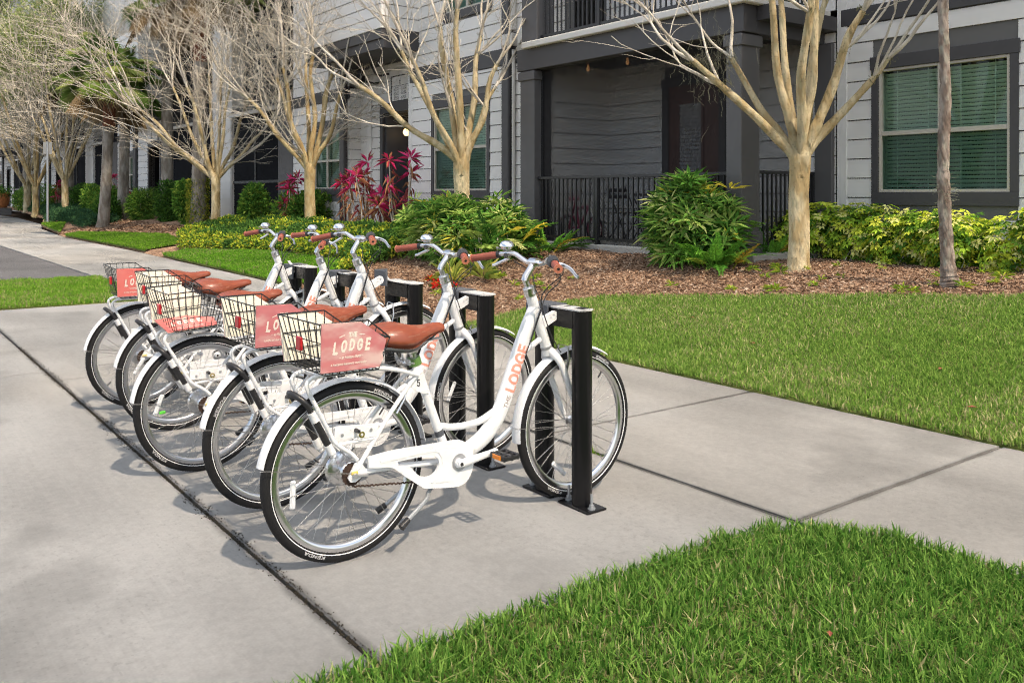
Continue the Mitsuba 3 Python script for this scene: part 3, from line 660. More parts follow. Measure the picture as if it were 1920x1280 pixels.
# overhanging bay over the entry
bay = put('bay', boxm(-19.6, -16.0, YE - 1.25, YE, 4.55, 4.75), M_TRIM, B, smooth=False)
wall(-19.6, -16.0, YE - 1.25, 4.75, 7.4, name='bay_wall', join=True)
side_wall(-16.0, YE - 1.25, YL, 4.75, 7.4, join=True)
put('soffit', boxm(-19.6, -16.0, YE - 1.2, YE, 4.36, 4.549), M_TRIM, B, smooth=False)

# block beyond the entry: window, belt, downpipe, screened porches, repeated down the row
def block(x1, first=False):
    """Wall with a window and two screened porches, from x1 leftwards."""
    x0 = x1 - 3.27
    j = not first
    wall(x0, x1, YL, 0.45, 3.66, [(x1 - 1.98, x1 - 0.38, 1.36, 3.10)], join=j)
    side_wall(x1, YL + 0.002, YE + 0.2, 0.45, 3.9, join=True)
    window(x1 - 1.99, x1 - 0.37, YL, 1.35, 3.11, units=2, mid=0.48, label='window beside the red leaved plants' if first else None)
    belt(x0 + 0.01, x1 + 0.04, YL, 3.66, 3.94)
    wall(x0, x1, YL, 3.94, 7.4, [(x0 + 0.9, x0 + 2.3, 4.75, 6.5)], join=True)
    window(x0 + 0.88, x0 + 2.32, YL, 4.73, 6.52, units=2)
    put('downpipe', boxm(x1 - 0.28, x1 - 0.03, YL - 0.13, YL - 0.036, 0.5, 7.3, 0.02), M_TRIM, B, smooth=False)
    put('column', boxm(x0 - 1.02, x0 - 0.02, YL - 0.03, YL + 0.25, FL - 0.1, 3.70, 0.01), M_COL, B, smooth=False)
    def porch(a, b):
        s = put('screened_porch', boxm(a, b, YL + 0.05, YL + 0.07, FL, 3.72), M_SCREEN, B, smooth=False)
        put('frame', MB().box(a, b, YL + 0.015, YL + 0.049, 1.70, 1.78).box((a + b) / 2 - 0.03, (a + b) / 2 + 0.03, YL + 0.016, YL + 0.0485, FL, 3.72).box(a, b, YL + 0.015, YL + 0.049, FL, FL + 0.06), M_RAIL, s, smooth=False)
        put('gutter', boxm(a - 0.05, b + 0.05, YL - 0.12, YL - 0.03, 3.72, 3.83, 0.01), M_TRIMW, B, smooth=False)
        put('beam', boxm(a - 0.05, b + 0.05, YL - 0.028, YL + 0.25, 3.72, 4.0), M_TRIM, B, smooth=False)
        put('porch_slab', boxm(a - 0.2, b + 0.2, YL - 0.06, YL + 0.04, 0.2, FL), M_SLAB, B, smooth=False)
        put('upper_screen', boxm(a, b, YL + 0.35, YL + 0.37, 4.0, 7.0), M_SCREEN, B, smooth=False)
    porch(x0 - 4.70, x0 - 1.02)
    put('wide_pier', boxm(x0 - 6.5, x0 - 4.70, YL - 0.03, YL + 0.4, 0.3, 7.4, 0.01), M_SIDE, B, smooth=False)
    put('pier_trim', boxm(x0 - 5.45, x0 - 4.72, YL - 0.06, YL - 0.031, 0.5, 3.72, 0.01), M_TRIMW if False else M_SIDE, B, smooth=False)
    porch(x0 - 11.0, x0 - 6.5)
    wall(x0 - 15.9, x0 - 11.0, YL, 0.45, 4.2, [(x0 - 14.1, x0 - 12.5, FL - 0.1, 3.22)], join=True)
    e = put('entry_doorway', MB().box(x0 - 14.2, x0 - 14.05, YL - 0.05, YL + 0.02, FL - 0.1, 3.22).box(x0 - 12.55, x0 - 12.4, YL - 0.05, YL + 0.02, FL - 0.1, 3.22).box(x0 - 14.2, x0 - 12.4, YL - 0.051, YL + 0.02, 3.22, 3.4), M_TRIM, B, smooth=False)
    put('passage', boxm(x0 - 14.1, x0 - 12.5, YL + 1.2, YL + 1.25, FL - 0.1, 3.22), M_DARK, e, smooth=False)
    put('passage_side', MB().box(x0 - 14.15, x0 - 14.1, YL + 0.02, YL + 1.2, FL - 0.1, 3.22).box(x0 - 12.5, x0 - 12.45, YL + 0.02, YL + 1.2, FL - 0.1, 3.22).box(x0 - 14.1, x0 - 12.5, YL + 0.02, YL + 1.2, 3.22, 3.26), M_DARK, e, smooth=False)
    put('soffit', boxm(x0 - 15.9, x0 - 11.0, YL - 1.2, YL + 0.3, 4.2, 4.7), M_TRIM, B, smooth=False)
    wall(x0 - 15.9, x0 - 11.0, YL - 1.2, 4.7, 7.4, join=True, name='bay_wall')
    side_wall(x0 - 11.0, YL - 1.2, YL, 4.7, 7.4, join=True)
    put('downpipe', boxm(x0 - 15.95, x0 - 15.75, YL - 0.13, YL - 0.024, 0.5, 7.3, 0.02), M_TRIM, B, smooth=False)
block(-19.24, True)
wall_lamp(-19.24 - 3.27 - 13.0, YL + 0.35, 2.85, 0.10, 0.55)
nb2 = thing('number_board', 'small grey board of apartment numbers at the far left entry', 'sign')
put('board', boxm(-36.1, -35.3, YL - 0.045, YL - 0.022, 3.44, 4.05), M_SIDE, nb2, smooth=False)
tx = MB()
for s, h, z, wd in (('7', 0.15, 3.86, 0.085), ('7101 - 7104', 0.075, 3.72, 0.56), ('7201 - 7204', 0.075, 3.61, 0.56), ('7301 - 7304', 0.075, 3.50, 0.56)):
    pass
put('frame', MB().box(-36.13, -36.10, YL - 0.055, YL - 0.021, 3.42, 4.07).box(-35.30, -35.27, YL - 0.055, YL - 0.021, 3.42, 4.07).box(-36.10, -35.30, YL - 0.055, YL - 0.021, 4.045, 4.07).box(-36.10, -35.30, YL - 0.055, YL - 0.021, 3.42, 3.445), M_RAIL, nb2, smooth=False)
block(-38.4); block(-57.6); block(-76.8)
# upper storeys and the body behind everything
put('body', MB().box(-98, -11.35, YL + 2.6, YL + 9, 0.2, 16).box(-11.3, 2.45, YR + 0.9, YR + 8, 0.2, 13), M_WALLB, B, smooth=False)
put('upper_wall', MB().box(-98, -11.3, YL + 0.3, YL + 0.45, 7.4, 16).box(-11.3, 2.5, YR + 0.3, YR + 0.45, 6.6, 13), M_SIDE, B, smooth=False)
put('roof', MB().box(-99, -11.0, YL - 1.0, YR + 9, 16, 16.3).box(-11.0, 3.5, YL - 0.5, YR + 9, 13, 13.3).box(-98, -11.3, YL + 0.05, YL + 0.5, 7.2, 7.42).box(-16.38, -11.3, YL + 0.02, YL + 0.5, 7.2, 7.41), M_TRIM, B, smooth=False)

# string of bulbs under the beam
sl_ = thing('string_lights', 'string of small bulbs hung under the porch beam', 'lights')
bx_ = np.linspace(-10.75, -8.75, 8)
wv = np.concatenate([np.stack([np.linspace(a, b, 6), np.full(6, YP + 0.30), 3.36 - 0.035 * np.sin(np.linspace(0, np.pi, 6))], 1)[:-1] for a, b in zip(bx_[:-1], bx_[1:])] + [np.array([[bx_[-1], YP + 0.30, 3.36]])])
put('cable', tube(wv, 0.006, 5), M_RAIL, sl_)
for i, x in enumerate(bx_):
    b = put('bulb', lathe([(0.0005, -0.055), (0.02, -0.045), (0.028, -0.02), (0.018, 0.015), (0.014, 0.05), (0.0005, 0.055)], 10, axis='z', c=(x, YP + 0.30, 3.30)), 'm_lamp' if i in (2, 5) else M_BLACK, sl_, True)
    if i in (2, 5):
        scene[b]['emitter'] = {'type': 'area', 'radiance': rgb((0.03, 0.012, 0.004))}
        tag(b, label='glowing amber bulb')

# bistro set and child's bicycle on the porch
def bar_(mb, a, b, r=0.011): return mb.tube([a, b], r, 6)
ch = thing('folding_chair', 'dark folding bistro chair behind the porch railing', 'chair')
fx, fy = -9.95, 9.68
for s in (-1, 1):
    put('leg', bar_(MB(), (fx - 0.22, fy + s * 0.19, 1.50), (fx + 0.24, fy + s * 0.19, FL + 0.01)), M_RAIL, ch)
    put('leg', bar_(MB(), (fx - 0.24, fy + s * 0.17, FL + 0.01), (fx + 0.16, fy + s * 0.17, 1.07)), M_RAIL, ch)
for k in range(4): put('seat_slat', boxm(fx - 0.16 + k * 0.09, fx - 0.09 + k * 0.09, fy - 0.2, fy + 0.2, 1.07, 1.088), M_RAIL, ch, smooth=False)
for k in range(2): put('back_slat', boxm(fx - 0.225 + k * 0.03, fx - 0.205 + k * 0.03, fy - 0.2, fy + 0.2, 1.40 - k * 0.10, 1.46 - k * 0.10), M_RAIL, ch, smooth=False)
tb = thing('bistro_table', 'dark folding bistro table with crossed legs on the porch', 'table')
fx = -9.36
put('tabletop', lathe([(0.0005, 1.345), (0.31, 1.345), (0.315, 1.36), (0.31, 1.375), (0.0005, 1.375)], 24, axis='z', c=(fx, fy, 0)), M_RAIL, tb, 40)
for s in (-1, 1):
    for e in (-1, 1): put('leg', bar_(MB(), (fx - e * 0.26, fy + s * 0.2, FL + 0.01), (fx + e * 0.24, fy + s * 0.2, 1.345)), M_RAIL, tb)
kb = thing('child_bicycle', 'small pink child bicycle parked on the porch behind the railing', 'bicycle')
M_PINK = mat('pink_paint', (0.36, 0.035, 0.09), rough=0.4)
kx, ky, kr = -10.84, 9.28, 0.20
for k, x in enumerate((kx, kx + 0.62)):
    w = put('wheel', lathe([(kr, 0), (kr - 0.012, 0.018), (kr - 0.03, 0.012), (kr - 0.03, -0.012), (kr - 0.012, -0.018)], 32, c=(x, ky, FL + kr), closed=True), M_TYRE, kb, True)
    put('rim', lathe([(kr - 0.03, 0.01), (kr - 0.045, 0.008), (kr - 0.045, -0.008), (kr - 0.03, -0.01)], 32, c=(x, ky, FL + kr), closed=True), M_PINK if k else M_TRIMW, w, True)
    for q in range(10):
        a = q / 10 * 6.283
        put('spoke', tube([(x, ky, FL + kr), (x + (kr - 0.04) * math.cos(a), ky, FL + kr + (kr - 0.04) * math.sin(a))], 0.003, 4), M_TRIMW, w)
fr_ = MB()
for a, b in (((kx, FL + kr), (kx + 0.16, FL + 0.62)), ((kx + 0.16, FL + 0.62), (kx + 0.26, FL + 0.22)), ((kx + 0.26, FL + 0.22), (kx, FL + kr)), ((kx + 0.26, FL + 0.22), (kx + 0.52, FL + 0.60)), ((kx + 0.18, FL + 0.52), (kx + 0.50, FL + 0.55))): fr_.tube([(a[0], ky, a[1]), (b[0], ky, b[1])], 0.016, 8)
put('frame', fr_, M_PINK, kb)
put('fork', MB().tube([(kx + 0.62, ky, FL + kr), (kx + 0.49, ky, FL + 0.72)], 0.016, 8), M_TRIMW, kb)
put('handlebar', MB().tube(crv([(kx + 0.44, ky - 0.22, FL + 0.80), (kx + 0.49, ky - 0.08, FL + 0.74), (kx + 0.49, ky + 0.08, FL + 0.74), (kx + 0.44, ky + 0.22, FL + 0.80)], 4), 0.011, 8), M_STEEL, kb)
put('seat', MB().box(kx + 0.04, kx + 0.24, ky - 0.06, ky + 0.06, FL + 0.64, FL + 0.69, 0.02), M_PINK, kb, smooth=False)
put('mudguard', arc_ := lathe([(kr + 0.02, -0.03), (kr + 0.025, 0), (kr + 0.02, 0.03)], 20, c=(kx, ky, FL + kr), span=(0.3, 2.6)), M_PINK, kb, True)
# ---------------------------------------------------------------- bicycles
# Bicycle frame: x forward, y left, z up, origin on the ground under the rear hub.
WR, WB = 0.332, 1.150
def V(*p): return np.array(p, float)

def fat_text(text, height, depth, grow, bold=True):
    """Lettering with strokes thickened by grow metres."""
    from shapely import union_all
    tm = meshkit.text_mesh(text, height, 0.001, bold=bold)
    v, f = np.array(tm.vertices), np.array(tm.faces)
    f = f[(np.abs(v[f][:, :, 2]) < 1e-6).all(1)]
    g = union_all([Polygon(v[q][:, :2]).buffer(1e-5) for q in f]).buffer(grow, join_style=2).simplify(height * 0.008)
    mb = MB()
    for p in getattr(g, 'geoms', [g]):
        m = trimesh.creation.extrude_polygon(p, depth, engine='earcut'); mb.add((np.array(m.vertices), m.faces))
    return mb.mesh()

def wheel_parts(front):
    """Shapes about the hub at the origin, axle along y."""
    P = []
    a = np.linspace(0, 2 * np.pi, 15)[:-1]
    prof = np.stack([0.3095 + 0.0225 * np.cos(a), 0.0205 * np.sin(a)], 1)
    P.append(('tyre', shp(lathe(prof, 96, closed=True), M_TYRE, True)))
    st = MB()
    for s in (-1, 1): st.add(lathe([(0.2985, s * 0.0196), (0.3015, s * 0.0203), (0.3015, s * 0.0183), (0.2985, s * 0.0176)], 96, closed=True))
    P.append(('reflective_stripe', shp(st, M_STRIPE, True)))
    rim = [(0.293, -0.0125), (0.2935, -0.009), (0.287, -0.006), (0.287, 0.006), (0.2935, 0.009), (0.293, 0.0125), (0.283, 0.0135), (0.272, 0.0115), (0.2665, 0.006), (0.2665, -0.006), (0.272, -0.0115), (0.283, -0.0135)]
    P.append(('rim', shp(lathe(rim, 96, closed=True), M_ALLOY, 40)))
    if front: hp = [(0.006, -0.055), (0.006, -0.046), (0.014, -0.044), (0.022, -0.036), (0.024, -0.032), (0.016, -0.027), (0.015, 0.027), (0.024, 0.032), (0.022, 0.036), (0.014, 0.044), (0.006, 0.046), (0.006, 0.055)]
    else: hp = [(0.006, -0.07), (0.008, -0.052), (0.026, -0.046), (0.040, -0.034), (0.040, -0.030), (0.028, -0.026), (0.026, 0.022), (0.046, 0.026), (0.060, 0.030), (0.064, 0.042), (0.058, 0.050), (0.02, 0.054), (0.008, 0.056), (0.006, 0.07)]
    P.append(('hub', shp(lathe([(0.0005, hp[0][1])] + hp + [(0.0005, hp[-1][1])], 28), M_ALLOY, 40)))
    n, rh = 36, (0.023 if front else 0.044)
    for i in range(n):
        side = -1 if i % 2 else 1
        th = i / n * 2 * np.pi
        tw = th + (1 if (i // 2) % 2 else -1) * (1.15 if front else 0.95)
        yh = side * (0.033 if front else 0.030)
        a, b = V(rh * math.cos(tw), yh, rh * math.sin(tw)), V(0.268 * math.cos(th), side * 0.003, 0.268 * math.sin(th))
        P.append(('spoke', shp(tube([a, b], 0.00115, 4, cap=False), M_SPOKE, True)))
    th = 4.25 if front else 3.35
    rf = boxm(-0.052, 0.052, -0.006, 0.006, -0.011, 0.011, 0.008)
    tg = norm(V(-math.sin(th), 0, math.cos(th))); rd = V(math.cos(th), 0, math.sin(th))
    Rm = np.stack([rd * 0.25 + tg * 0.968, V(0, 1, 0), -rd * 0.968 + tg * 0.25], 1)
    P.append(('spoke_reflector', shp(move(rf, Rm, rd * 0.215), M_CLEAR, False)))
    tv = 0.9
    P.append(('valve', shp(tube([V(math.cos(tv), 0, math.sin(tv)) * r for r in (0.268, 0.235)], 0.0035, 6), M_BLACK, True)))
    tm = meshkit.text_mesh('KENDA', 0.0115, 0.0012, bold=True)
    v0, f0 = np.array(tm.vertices), np.array(tm.faces)
    lt = MB()
    for ang in (1.05, 4.25):
        for side in (-1, 1):
            w = v0[:, 0].max()
            u = (v0[:, 0] - w / 2) * 1.7 + v0[:, 1] * 0.18
            rr = 0.3045 + v0[:, 1]
            an = ang + side * u / 0.31
            yb = 0.0207 * np.sqrt(np.clip(1 - ((rr - 0.3095) / 0.0225)**2, 0.02, 1))
            lt.add((np.stack([rr * np.cos(an), side * (yb + v0[:, 2] - 0.0004), rr * np.sin(an)], 1), f0 if side < 0 else f0[:, ::-1]))
    P.append(('tyre_lettering', shp(lt, M_TYREL, False)))
    return P

def arc_guard(c, r, a0, a1, n, wid, th=0.0016):
    """Curved mudguard strip about hub c, angles in degrees from forward, counter-clockwise seen from the right."""
    A = np.radians(np.linspace(a0, a1, n))
    q = np.linspace(-1, 1, 9)
    pr = np.concatenate([np.stack([r - 0.010 * q**2, wid * q], 1), np.stack([r - th - 0.010 * q[::-1]**2, wid * 0.985 * q[::-1]], 1)])
    v = np.stack([c[0] + np.cos(A)[:, None] * pr[None, :, 0], np.broadcast_to(pr[None, :, 1], (n, len(pr))), c[2] + np.sin(A)[:, None] * pr[None, :, 0]], -1).reshape(-1, 3)
    m = len(pr); i = np.arange(n - 1)[:, None]; j = np.arange(m)[None]; j1 = (j + 1) % m
    f = np.stack([i * m + j, i * m + j1, (i + 1) * m + j1, (i + 1) * m + j], -1).reshape(-1, 4)
    return v, f

def saddle_mesh():
    S = np.array([  # x, half width, top, skirt bottom
        (0.104, 0.030, 0.838, 0.818), (0.112, 0.066, 0.852, 0.802), (0.130, 0.088, 0.861, 0.790), (0.165, 0.101, 0.867, 0.782), (0.205, 0.103, 0.868, 0.776), (0.245, 0.094, 0.861, 0.774),
        (0.280, 0.076, 0.851, 0.779), (0.315, 0.058, 0.846, 0.792), (0.350, 0.045, 0.846, 0.803), (0.385, 0.037, 0.849, 0.810), (0.415, 0.030, 0.848, 0.815), (0.430, 0.021, 0.843, 0.820), (0.438, 0.008, 0.835, 0.827)])
    S = crv(S, 4); t = np.linspace(-1, 1, 25)
    v = []
    for x, w, zt, zb in S:
        y = w * np.sign(t) * np.abs(np.sin(t * np.pi / 2)) ** 0.9
        z = zb + (zt - zb) * np.clip(np.cos(t * np.pi / 2), 0, 1) ** 0.55 - 0.008 * np.exp(-(y / 0.012) ** 2) * np.clip((0.33 - x) / 0.1, 0, 1)
        v.append(np.stack([np.full_like(y, x), y, z], 1))
    v = np.array(v); n, m = v.shape[:2]
    i = np.arange(n - 1)[:, None]; j = np.arange(m)[None]; j1 = (j + 1) % m
    f = np.stack([i * m + j, (i + 1) * m + j, (i + 1) * m + j1, i * m + j1], -1).reshape(-1, 4)
    return v.reshape(-1, 3), f

HT, HB = V(0.892, 0, 0.926), V(0.979, 0, 0.695)   # head tube
HDIR = norm(HT - HB)
DT = [(0.908, 0.870), (0.874, 0.790), (0.838, 0.711), (0.788, 0.592), (0.731, 0.463), (0.690, 0.402), (0.635, 0.350), (0.562, 0.313), (0.480, 0.287)]
DTC = crv([(x, 0, z) for x, z in DT], 6)

def frame_parts():
    P = []
    k = len(DTC); q = np.linspace(0, 1, k)
    r = np.stack([0.024 + 0.004 * np.sin(q * np.pi), np.interp(q, [0, 0.12, 0.7, 1], [0.022, 0.033, 0.037, 0.034])], 1)
    P.append(('down_tube', shp(tube(DTC, r, 18, ref=(0, 1, 0)), M_WHITE, 50)))
    P.append(('head_tube', shp(tube([HT, HB], 0.024, 18), M_WHITE, 50)))
    P.append(('seat_tube', shp(tube([(0.305, 0, 0.700), (0.372, 0, 0.520), (0.455, 0, 0.31)], [0.0185, 0.0185, 0.019], 14, ref=(0, 1, 0)), M_WHITE, 50)))
    P.append(('top_tube', shp(tube(crv([(0.405, 0, 0.435), (0.47, 0, 0.419), (0.544, 0, 0.414), (0.621, 0, 0.421), (0.70, 0, 0.452)], 6), 0.0145, 12, ref=(0, 1, 0)), M_WHITE, 50)))
    P.append(('head_brace', shp(tube([(0.866, 0, 0.688), (0.905, 0, 0.707), (0.965, 0, 0.738)], 0.0125, 10, ref=(0, 1, 0)), M_WHITE, 50)))
    lug = Polygon([(0.925, 0.782), (0.958, 0.772), (1.035, 0.806), (1.042, 0.822), (1.034, 0.842), (1.024, 0.846), (0.935, 0.815)]).difference(Point(1.020, 0.826).buffer(0.005)).difference(Point(1.002, 0.818).buffer(0.004))
    P.append(('docking_lug', shp(prism_xz(lug, -0.009, 0.009), M_WHITE, False)))
    gus = Polygon([(0.250, 0.632), (0.300, 0.690), (0.318, 0.680), (0.352, 0.580), (0.330, 0.582), (0.305, 0.592)]).buffer(0.004)
    P.append(('gusset_plate', shp(prism_xz(gus, -0.0225, -0.0190), M_WHITE, False)))
    for s in (-1, 1):
        P.append(('seat_stay', shp(tube(crv([(0.322, s * 0.016, 0.668), (0.27, s * 0.036, 0.64), (0.15, s * 0.050, 0.515), (0.014, s * 0.064, 0.350)], 6), 0.0090, 10), M_WHITE, 50)))
        P.append(('chain_stay', shp(tube(crv([(0.012, s * 0.064, 0.336), (0.12, s * 0.056, 0.331), (0.25, s * 0.048, 0.318), (0.33, s * 0.045, 0.309), (0.44, s * 0.030, 0.298)], 5), 0.0115, 10), M_WHITE, 50)))
        dp = Polygon([(-0.022, 0.325), (-0.014, 0.311), (0.004, 0.309), (0.03, 0.322), (0.045, 0.345), (0.022, 0.375), (0.006, 0.372)]).buffer(0.003)
        P.append(('dropout', shp(prism_xz(dp, s * 0.066 - 0.004, s * 0.066 + 0.004), M_WHITE, False)))
    P.append(('crank_housing', shp(lathe([(0.0005, -0.045), (0.030, -0.045), (0.033, -0.035), (0.033, 0.035), (0.030, 0.045), (0.0005, 0.045)], 24, c=(0.46, 0, 0.291)), M_WHITE, 40)))
    P.append(('headset', shp(tube([HT - HDIR * 0.002, HT + HDIR * 0.006, HT + HDIR * 0.010, HT + HDIR * 0.034, HT + HDIR * 0.037], [0.027, 0.028, 0.026, 0.026, 0.022], 18), M_ALLOY, 35)))
    P.append(('headset_lower', shp(tube([HB - HDIR * 0.012, HB - HDIR * 0.002, HB + HDIR * 0.002], [0.025, 0.027, 0.0255], 18), M_STEEL, 35)))
    return P

def tube_text(text, h, s0, xs, side, bold=True, slant=0.0):
    """Lettering wrapped on the down tube, reading upwards; s0 is the arc length from the top where the text ends at its first letter."""
    v, f = fat_text(text, h, 0.0008, h * 0.035 if bold else h * 0.02, bold)
    v[:, 0] -= v[:, 0].min()
    for _ in range(2):
        m2 = trimesh.Trimesh(v, f, process=False).subdivide(); v, f = np.array(m2.vertices), np.array(m2.faces)
    d = np.r_[0, np.cumsum(np.linalg.norm(np.diff(DTC, axis=0), axis=1))]
    s = s0 - (v[:, 0]) * xs
    c = np.stack([np.interp(s, d, DTC[:, k]) for k in range(3)], 1)
    tg = np.stack([np.interp(s, d, np.gradient(DTC[:, k], d)) for k in range(3)], 1); tg = norm(tg)
    q = s / d[-1]
    ra = 0.024 + 0.004 * np.sin(np.clip(q, 0, 1) * np.pi); rb = np.interp(q, [0, 0.12, 0.7, 1], [0.022, 0.033, 0.037, 0.034])
    up = np.cross(np.array([0, 1.0, 0]), tg)     # across the tube, in the plane of the frame
    up = norm(up) * np.sign((up[:, :1]))
    w = v[:, 1] - h / 2
    th = np.clip(w / rb, -1.35, 1.35)
    y = side * (ra * np.cos(th) + v[:, 2] - 0.0002)
    p = c + up * (rb * np.sin(th))[:, None] * side + np.stack([0 * y, y, 0 * y], 1)
    return p, f

def cg_shape():
    o = crv([(0.050, 0.391), (0.156, 0.397), (0.30, 0.3925), (0.42, 0.389), (0.47, 0.382), (0.512, 0.352), (0.527, 0.305), (0.523, 0.262), (0.500, 0.222), (0.462, 0.204), (0.40, 0.209), (0.30, 0.226), (0.280, 0.237), (0.215, 0.285), (0.150, 0.334), (0.085, 0.345), (0.052, 0.352)], 5)
    slot = crv([(0.175, 0.352), (0.25, 0.353), (0.325, 0.349), (0.352, 0.335), (0.362, 0.311), (0.350, 0.284), (0.322, 0.269), (0.290, 0.272), (0.262, 0.288), (0.236, 0.316), (0.215, 0.328), (0.178, 0.336)], 4)
    return Polygon(o), Polygon(slot)

def build_bicycle(opt):
    """All shapes of one bicycle as (relative key, shape dict, part label)."""
    P = []
    def a(k, d, lab=None): P.append((k, d, lab))
    ang = opt['wheel_turn']
    for k, (c, parts) in {'rear_wheel': ((0, 0, WR), REAR_WHEEL), 'front_wheel': ((WB, 0, WR), FRONT_WHEEL)}.items():
        th = ang[0] if k == 'rear_wheel' else ang[1]
        R = np.array([[math.cos(th), 0, -math.sin(th)], [0, 1, 0], [math.sin(th), 0, math.cos(th)]])
        M = mat4(R, c)
        for nm, d in parts: a(f'{k}__{nm}', at(d, M))
    for nm, d in FRAME: a(f'frame__{nm}', d)
    for nm, d, lab in BIKE_REST: a(nm, d, lab)
    for nm, d, lab in opt['extra']: a(nm, d, lab)
    return P

REAR_WHEEL, FRONT_WHEEL, FRAME = wheel_parts(False), wheel_parts(True), frame_parts()
BIKE_REST = []
def rest(k, m, mt, smooth=40, lab=None, **kw): BIKE_REST.append((k, shp(m, mt, smooth, **kw), lab))

L_ARC = np.r_[0, np.cumsum(np.linalg.norm(np.diff(DTC, axis=0), axis=1))]
WL = np.ptp(fat_text('LODGE', 0.052, 0.001, 0.0018)[0][:, 0])
s_hi, s_lo = 0.170, 0.375            # LODGE runs between these arc lengths
v, f = tube_text('LODGE', 0.052, s_lo, (s_lo - s_hi) / WL, -1)
FRAME.append(('lettering', shp((v, f), M_CORAL, False)))
tt = meshkit.text_mesh('THE', 0.020, 0.001); WT = np.array(tt.vertices)[:, 0].max()
v, f = tube_text('THE', 0.020, 0.445, 0.055 / WT, -1, bold=False)
FRAME.append(('small_lettering', shp((v, f), M_GREYL, False)))

# fork
fk = MB()
fk.add(tube([HB - HDIR * 0.012, HB - HDIR * 0.040], [0.024, 0.026], 16))
for s in (-1, 1):
    path = crv([HB - HDIR * 0.018 + V(0.004, s * 0.012, 0), V(1.010, s * 0.044, 0.642), V(1.035, s * 0.054, 0.590), V(1.075, s * 0.055, 0.490), V(1.115, s * 0.055, 0.400), V(WB, s * 0.055, WR)], 6)
    fk.add(tube(path, np.stack([np.linspace(0.016, 0.0085, len(path)), np.linspace(0.019, 0.010, len(path))], 1), 12, ref=(0, 1, 0)))
rest('fork', fk, M_WHITE, 50)
for k, c, r, a0, a1, tail in (('rear_mudguard', V(0, 0, WR), 0.350, 10, 168, 0), ('front_mudguard', V(WB, 0, WR), 0.350, 58, 186, 0)):
    rest(k, arc_guard(c, r, a0, a1, 60, 0.029), M_WHITE2, 50)
st = MB()
for s in (-1, 1):
    st.tube(crv([V(-0.345, s * 0.030, 0.40), V(-0.30, s * 0.040, 0.395), V(-0.012, s * 0.070, 0.340)], 5), 0.0016, 5)
rest('rear_mudguard__stay', st, M_SPOKE)
st = MB()
for s in (-1, 1): st.tube([V(WB - 0.347, s * 0.030, 0.362), V(WB - 0.02, s * 0.062, 0.335)], 0.0016, 5)
st.tube([V(WB - 0.352, -0.030, 0.362), V(WB - 0.354, 0, 0.362), V(WB - 0.352, 0.030, 0.362)], 0.002, 5)
rest('front_mudguard__stay', st, M_SPOKE)

# drive
o, slot = cg_shape()
cg = MB()
cg.add(prism_xz(o.difference(slot), -0.084, -0.072))
rest('chain_guard', cg, M_WHITE, 30)
rim_o = Polygon(crv([(0.10, 0.372), (0.30, 0.372), (0.42, 0.370), (0.475, 0.352), (0.503, 0.31), (0.497, 0.262), (0.47, 0.236), (0.43, 0.232), (0.36, 0.237), (0.315, 0.246), (0.355, 0.262), (0.376, 0.30), (0.366, 0.342), (0.33, 0.362), (0.18, 0.362), (0.10, 0.36)], 4)).buffer(0)
rest('chain_guard__raised_face', prism_xz(rim_o.difference(slot.buffer(0.006)).difference(Point(0.455, 0.30).buffer(0.034)), -0.0868, -0.0838), M_WHITE, 30)
rest('chain_guard__hub_ring', lathe([(0.031, -0.0845), (0.034, -0.0895), (0.030, -0.0905), (0.024, -0.088), (0.0005, -0.087)], 32, c=(0.455, 0, 0.300)), M_STEEL, 40)
lo = np.stack([np.linspace(0.0, 0.47, 120), np.full(120, -0.052), np.linspace(0.286, 0.222, 120) + 0.0018 * np.sign(np.sin(np.arange(120) * 1.3))], 1)
rest('chain', tube(lo, np.stack([np.full(120, 0.0028), 0.0026 + 0.0016 * (np.arange(120) % 2)], 1), 6, ref=(0, 1, 0)), M_RUST, 20)
sp = [(0.045 + 0.004 * (k % 2)) for k in range(36)]
rest('sprocket', prism_xz([(0.040 * math.cos(k / 36 * 6.2832) * (1 + 0.1 * (k % 2)), WR + 0.040 * math.sin(k / 36 * 6.2832) * (1 + 0.1 * (k % 2))) for k in range(36)], -0.055, -0.050), M_RUST, False)
axle = MB()
axle.add(lathe([(0.0005, -0.086), (0.009, -0.086), (0.010, -0.073), (0.0005, -0.073)], 8, c=(0, 0, WR))).tube([V(0.006, -0.079, WR), V(0.05, -0.079, 0.324)], 0.0055, 6)
rest('axle_nut', axle, M_STEEL, 30)
rest('hub_sticker', boxm(-0.014, 0.014, -0.0745, -0.0705, 0.335, 0.347, 0.002), M_YELLOW, False)
